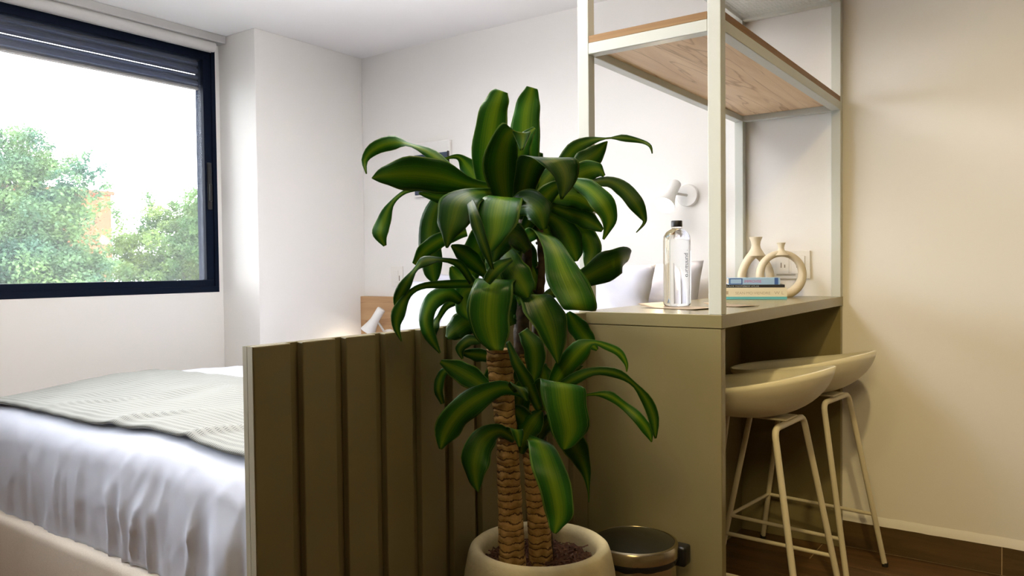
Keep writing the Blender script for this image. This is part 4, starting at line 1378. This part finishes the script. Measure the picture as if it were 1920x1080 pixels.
 [(-1.0557,1.2566,0.8696,-0.0012,-0.0026,0.0051), (-1.0554,1.2215,0.8623,-0.0046,-0.006,0.0052), (-1.0552,1.2072,0.8308,-0.0075,-0.0065,0.0001), (-1.0554,1.2202,0.7989,-0.0038,-0.002,-0.0012)],
 [(-0.968,1.2461,0.9312,-0.0005,0.0013,0.0043), (-0.9901,1.2303,0.9337,-0.0052,0.0007,0.0113), (-1.006,1.2184,0.9154,-0.0081,-0.0044,0.0035), (-1.0014,1.221,0.8957,-0.0015,-0.0015,-0.0006)],
 [(-0.9531,1.2801,0.8937,0.0019,-0.0007,0.0066), (-0.9872,1.2559,0.9007,0.004,-0.0016,0.0142), (-1.0178,1.2342,0.9066,0.0006,0.0001,0.0033)],
 [(-0.8912,1.2274,0.9363,-0.0038,-0.0014,-0.0015), (-0.8716,1.2279,0.8955,-0.0093,-0.0032,-0.0045), (-0.8544,1.239,0.8588,-0.0108,-0.0058,-0.006), (-0.8393,1.2604,0.8016,-0.0057,-0.0053,-0.0034)],
 [(-0.8637,1.3171,0.8155,0.0105,0.004,0.0006), (-0.8602,1.3085,0.8529,0.0189,0.0067,0.0028), (-0.8666,1.3049,0.8833,0.0103,0.0055,0.0028)],
 [(-0.8479,1.3292,0.8404,0.0015,0.0024,-0.0035), (-0.8215,1.3489,0.865,0.0019,0.0035,-0.0055), (-0.8013,1.3639,0.8789,0.0003,0.0004,-0.001)],
 [(-0.9117,1.2553,1.115,-0.008,-0.0098,-0.0038), (-0.8795,1.2281,1.0828,-0.0152,-0.021,-0.011), (-0.8549,1.2322,1.0433,-0.0155,-0.0164,-0.0111), (-0.8481,1.2364,1.0225,-0.0033,-0.002,-0.0015)],
 [(-0.928,1.3071,1.1766,-0.012,-0.0045,0.0046), (-0.9278,1.2684,1.1155,-0.0358,-0.012,0.007), (-0.9157,1.2508,1.0617,-0.0271,-0.0133,-0.0031), (-0.9067,1.2558,1.0189,-0.0048,-0.004,-0.0015)],
 [(-0.9169,1.3395,1.1719,0.0103,0.0041,-0.003), (-0.9037,1.3509,1.2331,0.0226,0.0069,-0.01), (-0.8812,1.3682,1.2719,0.0146,0.0056,-0.0131), (-0.8632,1.3818,1.2917,0.0035,0.0027,-0.005)],
 [(-0.91,1.3195,1.1598,0.0066,0.0076,-0.0052), (-0.8786,1.3189,1.2075,0.0108,0.0153,-0.0129), (-0.8505,1.3402,1.2431,0.0058,0.0073,-0.0124), (-0.831,1.3543,1.2504,0.0009,0.0004,-0.0031)],
 [(-0.9273,1.3453,1.2006,-0.0004,-0.0043,-0.0131), (-0.9044,1.3615,1.1947,-0.0116,-0.0188,-0.0175), (-0.8905,1.3701,1.1496,-0.0169,-0.0183,-0.0038), (-0.893,1.3672,1.116,-0.0037,-0.0025,0.0005)],
 [(-0.9559,1.3369,1.196,0.0082,0.0092,-0.0063), (-0.9378,1.3513,1.241,0.0151,0.0204,-0.0126), (-0.9197,1.3657,1.2859,0.0158,0.0174,-0.0096), (-0.9108,1.3734,1.3253,0.0071,0.0049,-0.0026)],
 [(-0.9728,1.3118,1.1731,-0.0073,-0.0087,0.0113), (-1.0061,1.2992,1.1402,-0.0152,-0.0212,0.0161), (-1.0241,1.2845,1.0839,-0.0164,-0.0182,0.0067), (-1.0284,1.2798,1.0332,-0.0036,-0.0026,0.0005)],
 [(-0.9054,1.3357,0.7924,0.0048,0.0057,0.0052), (-0.9249,1.3348,0.8132,-0.0063,0.0044,0.0221), (-0.9475,1.3177,0.7855,-0.0264,-0.0105,0.0094), (-0.9427,1.3199,0.7461,-0.0073,-0.0051,-0.0012)],
 [(-0.8893,1.3203,0.7187,0.0073,0.0034,0.0039), (-0.9018,1.3005,0.765,0.0185,0.0056,0.0121), (-0.9198,1.2884,0.7871,0.0077,0.0015,0.0137), (-0.9331,1.2787,0.7851,-0.0003,-0.0002,0.0033)],
 [(-0.9137,1.2421,0.7435,0.0018,0.0023,-0.0046), (-0.8667,1.2151,0.7675,0.0089,0.0115,-0.004), (-0.854,1.2108,0.7357,0.002,0.0024,-0.0006)],
 [(-0.8997,1.2427,0.8336,0.0034,0.001,-0.0054), (-0.8564,1.2128,0.8527,0.0167,0.0055,-0.0046), (-0.8372,1.2134,0.8255,0.0029,0.0011,-0.0005)],
 [(-0.8993,1.3251,0.7054,0.0057,0.0056,-0.0041), (-0.887,1.3475,0.7475,0.0087,0.0122,-0.011), (-0.8645,1.3644,0.7695,0.0019,0.0052,-0.0127), (-0.8508,1.374,0.7637,-0.001,-0.0005,-0.0032)],
 [(-0.9113,1.345,0.8299,0.0066,0.0034,0.0052), (-0.9344,1.3297,0.8695,0.0182,0.0049,0.0175), (-0.9527,1.317,0.881,0.0023,-0.0029,0.0158), (-0.9663,1.3069,0.8699,-0.0014,-0.0012,0.0028)],
 [(-0.9358,1.2954,0.9838,0.0039,0.0048,0.0092), (-0.9976,1.2769,1.0223,0.0077,0.0147,0.0194), (-1.0406,1.2597,1.0618,0.0084,0.0131,0.014), (-1.0544,1.2505,1.0844,0.002,0.0019,0.002)],
 [(-0.9117,1.3334,1.249,0.0094,0.0052,0.0031), (-0.9199,1.3169,1.3032,0.0193,0.0071,0.001), (-0.9055,1.3163,1.3455,0.0138,0.0045,-0.0065), (-0.8896,1.3284,1.3672,0.0029,0.0015,-0.003)],
 [(-0.9499,1.3279,1.1616,-0.0132,-0.0076,-0.0044), (-0.9473,1.3525,1.1056,-0.0324,-0.012,-0.0074), (-0.9433,1.3655,1.037,-0.0287,-0.0105,-0.0043), (-0.9384,1.3676,0.9912,-0.005,-0.0028,-0.0007)],
 [(-0.9328,1.3528,1.1731,-0.0076,-0.0069,0.0122), (-0.9765,1.345,1.1404,-0.0171,-0.0229,0.0211), (-1.0054,1.3348,1.0835,-0.0178,-0.0228,0.0114), (-1.0145,1.3269,1.0376,-0.0041,-0.0038,0.0015)],
 [(-0.9293,1.3243,0.9712,0.0096,0.0081,-0.0049), (-0.9272,1.3518,1.0149,0.0169,0.0207,-0.0085), (-0.9239,1.3679,1.0598,0.0158,0.02,-0.0054), (-0.9204,1.3714,1.0939,0.0041,0.0039,-0.0008)],
 [(-0.9428,1.3143,0.9602,0.0107,0.0067,0.0046), (-0.9626,1.3138,1.0046,0.028,0.0109,0.0031), (-0.9643,1.3267,1.0606,0.0264,0.0091,-0.0045), (-0.9554,1.3345,1.1056,0.0059,0.003,-0.0017)],
 [(-0.9017,1.2942,0.9521,-0.0077,-0.0049,-0.006), (-0.8782,1.2977,0.9202,-0.0198,-0.0077,-0.0067), (-0.8753,1.2984,0.8769,-0.017,-0.0059,0.0005), (-0.8795,1.2944,0.8445,-0.0039,-0.0019,0.0007)],
 [(-0.9259,1.298,0.8404,0.0083,0.0055,0.0048), (-0.9513,1.3053,0.8711,0.0103,0.0008,0.0231), (-0.9799,1.2966,0.8532,-0.0082,-0.0128,0.0146), (-0.998,1.2826,0.8198,-0.002,-0.002,0.0019)],
 [(-0.9074,1.3084,0.752,0.0083,0.0065,0.0033), (-0.9194,1.3013,0.7962,0.0164,0.0188,-0.0004), (-0.9023,1.3025,0.8362,0.0109,0.0148,-0.0093), (-0.8891,1.3126,0.8579,0.0024,0.0026,-0.0027)],
 [(-0.9161,1.3005,0.697,0.007,0.0047,-0.0025), (-0.9017,1.2998,0.7376,0.0194,0.0075,-0.0085), (-0.8829,1.3019,0.7668,0.0186,0.0049,-0.0121), (-0.8697,1.312,0.7884,0.0042,0.0016,-0.0033)],
 [(-0.9254,1.285,1.1973,0.0048,0.0032,-0.0117), (-0.8762,1.2714,1.2099,-0.0034,0.0042,-0.0277), (-0.8379,1.2614,1.1915,-0.0226,-0.0067,-0.0155), (-0.8292,1.2665,1.1549,-0.0056,-0.0025,-0.0017)],
 [(-0.9502,1.3294,1.2178,0.0094,0.0071,0.0066), (-0.9806,1.3335,1.2595,0.0197,0.0076,0.0182), (-1.0099,1.3254,1.278,0.0039,-0.005,0.023), (-1.0284,1.3116,1.2611,-0.0017,-0.0023,0.0037)],
 [(-0.8883,1.2967,1.115,0.0068,0.0049,0.0068), (-0.8873,1.2492,1.146,0.0045,0.0103,0.0233), (-0.8908,1.2094,1.1347,-0.0202,-0.0048,0.0155), (-0.9032,1.1992,1.0935,-0.0046,-0.0019,0.0018)],
 [(-0.9084,1.3483,1.2555,0.0056,0.0042,-0.0114), (-0.8776,1.3835,1.2842,0.0093,0,-0.0234), (-0.8508,1.4151,1.285,-0.0032,-0.0103,-0.0183), (-0.8323,1.4274,1.2565,-0.0023,-0.003,-0.0028)],
]


for li, pts in enumerate(LEAVES):
    P = [Vector(p[:3]) for p in pts]
    W = [Vector(p[3:]) for p in pts]
    hwm = max(w.length for w in W)
    nL, nW = 22, 8
    fold = (0.03 + 0.13 * abs(nz(li * 1.7, 0.5))) * (0.35 if hwm > 0.036 else 1.0)
    ph = li * 2.1
    cache = {}

    def f(u, v, P=P, W=W, hwm=hwm, fold=fold, ph=ph):
        c = crom(P, v)
        w = crom(W, v)
        tg = (crom(P, min(1, v + 0.02)) - crom(P, max(0, v - 0.02)))
        nrm = tg.cross(w)
        if nrm.length > 1e-9:
            nrm.normalize()
        s = 2 * u - 1
        hw = w.length
        # shallow gutter along the midrib, rippled margins
        off = hw * fold * (abs(s) ** 1.3) * 1.6 + (0.05 if hwm > 0.036 else 0.10) * hw * abs(s) ** 3 * math.sin(v * 19 + ph + (2.0 if s > 0 else 0))
        rag = 1 + 0.045 * math.sin(v * 23 + ph * 1.7 + (1.3 if s > 0 else 0)) * abs(s) ** 2
        return c + w * s * rag + nrm * off
    lo = MB().grid(f, nW, nL, lambda u, v: (u, v)).build('leaf', LEAF, pp, smooth=180)
    solid(lo, 0.0008, 0)

# ------------------------------------------------------------------ outside: ground, house, trees
struct(MB().box(-90, -5.0, -40, 60, -4.7, -4.5).build('ground', GRASS))
hs = thing('house', (-34, 10.5, -4.5), 'terracotta rendered flat roofed house beyond the trees', 'building')
MB().box(-38, -30.0, 6.0, 15.35, -4.5, 4.05).build('house_wall', TERRACOTTA, hs)
MB().box(-38.1, -29.9, 5.9, 15.45, 4.05, 4.2, 0.02).build('coping', TERRACAP, hs)
for yy in (7.2, 9.8, 12.4):
    w_ = MB().box(-30.04, -29.98, yy, yy + 1.3, -0.2, 1.3)
    wo = w_.build('window', OUTGLASS, hs)
    MB().box(-29.99, -29.94, yy - 0.08, yy + 1.38, -0.32, -0.2).build('window_ledge', TERRACAP, wo)


def foliage(clumps, twigs, count, size, m, seed, parent):
    rg = random.Random(seed)
    wts = [c[3] ** 2 for c in clumps]
    vs, fs = [], []

    def leafq(p, s):
        d = Vector((rg.uniform(-1, 1), rg.uniform(-1, 1), rg.uniform(-0.9, 0.5))).normalized()
        w = d.cross(Vector((rg.uniform(-1, 1), rg.uniform(-1, 1), rg.uniform(-1, 1)))).normalized()
        b = len(vs)
        vs.extend((p, p + d * s * 0.5 + w * s * 0.28, p + d * s, p + d * s * 0.5 - w * s * 0.28))
        fs.append((b, b + 1, b + 2, b + 3))
    subs = []
    for c in clumps:
        for k in range(max(5, int(60 * c[3] ** 1.6))):
            q = Vector((rg.gauss(0, 1), rg.gauss(0, 1), rg.gauss(0, 1))).normalized() * c[3] * rg.uniform(0.2, 1.0)
            subs.append((Vector(c[:3]) + q, min(0.28, c[3] * rg.uniform(0.2, 0.45))))
    sw_ = [s[1] ** 1.6 for s in subs]
    for p, r in rg.choices(subs, sw_, k=count):
        q = Vector((rg.gauss(0, 1), rg.gauss(0, 1), rg.gauss(0, 0.8))).normalized() * r * rg.random() ** 0.4
        q.z *= 0.75
        leafq(p + q, size * rg.uniform(0.6, 1.3))
    for a, b in twigs:
        a, b = Vector(a), Vector(b)
        for k in range(260):
            t = rg.random()
            p = a.lerp(b, t) + Vector((0, 0, -0.06 * math.sin(t * PI))) + Vector((rg.gauss(0, 1), rg.gauss(0, 1), rg.gauss(0, 1))) * (0.11 * (1 - t) + 0.025)
            leafq(p, size * 1.3 * rg.uniform(0.6, 1.1))
    o0 = ORG[parent]
    me = bpy.data.meshes.new('foliage')
    me.from_pydata([tuple(v - o0) for v in vs], [], fs)
    me.materials.append(m)
    o = bpy.data.objects.new('foliage', me)
    COL.objects.link(o)
    o.parent = parent
    o['kind'] = 'stuff'
    return o


def tree(loc, clumps, twigs, count, size, m, seed, label):
    t = thing('tree', loc, label, 'tree')
    foliage(clumps, twigs, count, size, m, seed, t)
    hub = Vector(loc) + Vector((0, 0, 4.2))
    MB().tube([Vector(loc), Vector(loc) + Vector((0.1, 0.05, 2)), hub], 0, 12, True, [0.24, 0.19, 0.14]).build('trunk', BARK, t, smooth=60)
    for c in clumps[::3]:
        e = Vector(c[:3])
        mid = hub.lerp(e, 0.5) + Vector((0, 0, 0.2))
        MB().tube([hub, mid, e], 0, 7, True, [0.05, 0.03, 0.008]).build('branch', BARK, t, smooth=60)
    return t


TA = [(-13.319, 5.277, 2.756, 0.62), (-13.136, 5.781, 2.876, 0.45), (-12.5, 5.75, 2.45, 0.36), (-13.2, 5.4, 2.4, 0.5), (-13.48, 5.631, 2.04, 0.83), (-12.7, 5.76, 1.85, 0.40), (-13.0, 5.45, 1.75, 0.6), (-12.866, 5.064, 1.342, 0.91), (-12.637, 5.716, 1.177, 0.7), (-14.268, 4.948, 2.213, 0.99), (-12.403, 6.13, 1.214, 0.41), (-14.249, 4.555, 1.032, 1.16), (-13.035, 5.404, 0.355, 0.99), (-13.591, 5.099, 3.297, 0.25), (-13.087, 5.46, 3.29, 0.23), (-14.2, 4.0, 2.4, 1.1), (-13.8, 3.6, 0.6, 1.1)]
TW = [((-12.7, 5.6, 2.3), (-12.345, 5.98, 2.95)), ((-12.7, 5.6, 2.2), (-12.142, 6.118, 2.72)), ((-12.6, 5.7, 2.0), (-12.10, 6.16, 2.46)), ((-12.6, 5.7, 2.1), (-12.2, 5.95, 2.62)), ((-12.6, 5.6, 1.8), (-12.05, 6.2, 2.2)), ((-13.5, 5.1, 3.0), (-13.6, 5.1, 3.62))]
TB = [(-14.749, 7.911, 1.704, 0.47), (-14.288, 8.247, 1.904, 0.52), (-13.743, 8.646, 2.155, 0.5), (-13.489, 8.816, 1.79, 0.72), (-14.367, 8.168, 1.182, 0.72), (-14.871, 7.805, 1.137, 0.47), (-13.111, 9.09, 1.889, 0.83), (-13.864, 8.534, 1.382, 0.72), (-13.619, 8.744, 2.464, 0.26), (-14.038, 8.439, 2.314, 0.23), (-14.416, 8.167, 2.267, 0.19), (-14.277, 8.203, 0.251, 1.14), (-13.271, 8.933, 0.548, 1.14), (-12.6, 9.6, 1.9, 0.9)]
tree((-13.6, 4.9, -4.5), TA, TW, 150000, 0.062, TREELEAF_A, 11, 'taller blue green tree at left outside the window')
tree((-13.9, 8.6, -4.5), TB, [((-14.3, 8.2, 2.0), (-14.45, 8.1, 2.6)), ((-13.7, 8.7, 2.3), (-13.55, 8.8, 2.85)), ((-14.8, 7.9, 1.8), (-15.0, 7.75, 2.3))], 120000, 0.062, TREELEAF_B, 23, 'shorter yellow green tree at right outside the window')
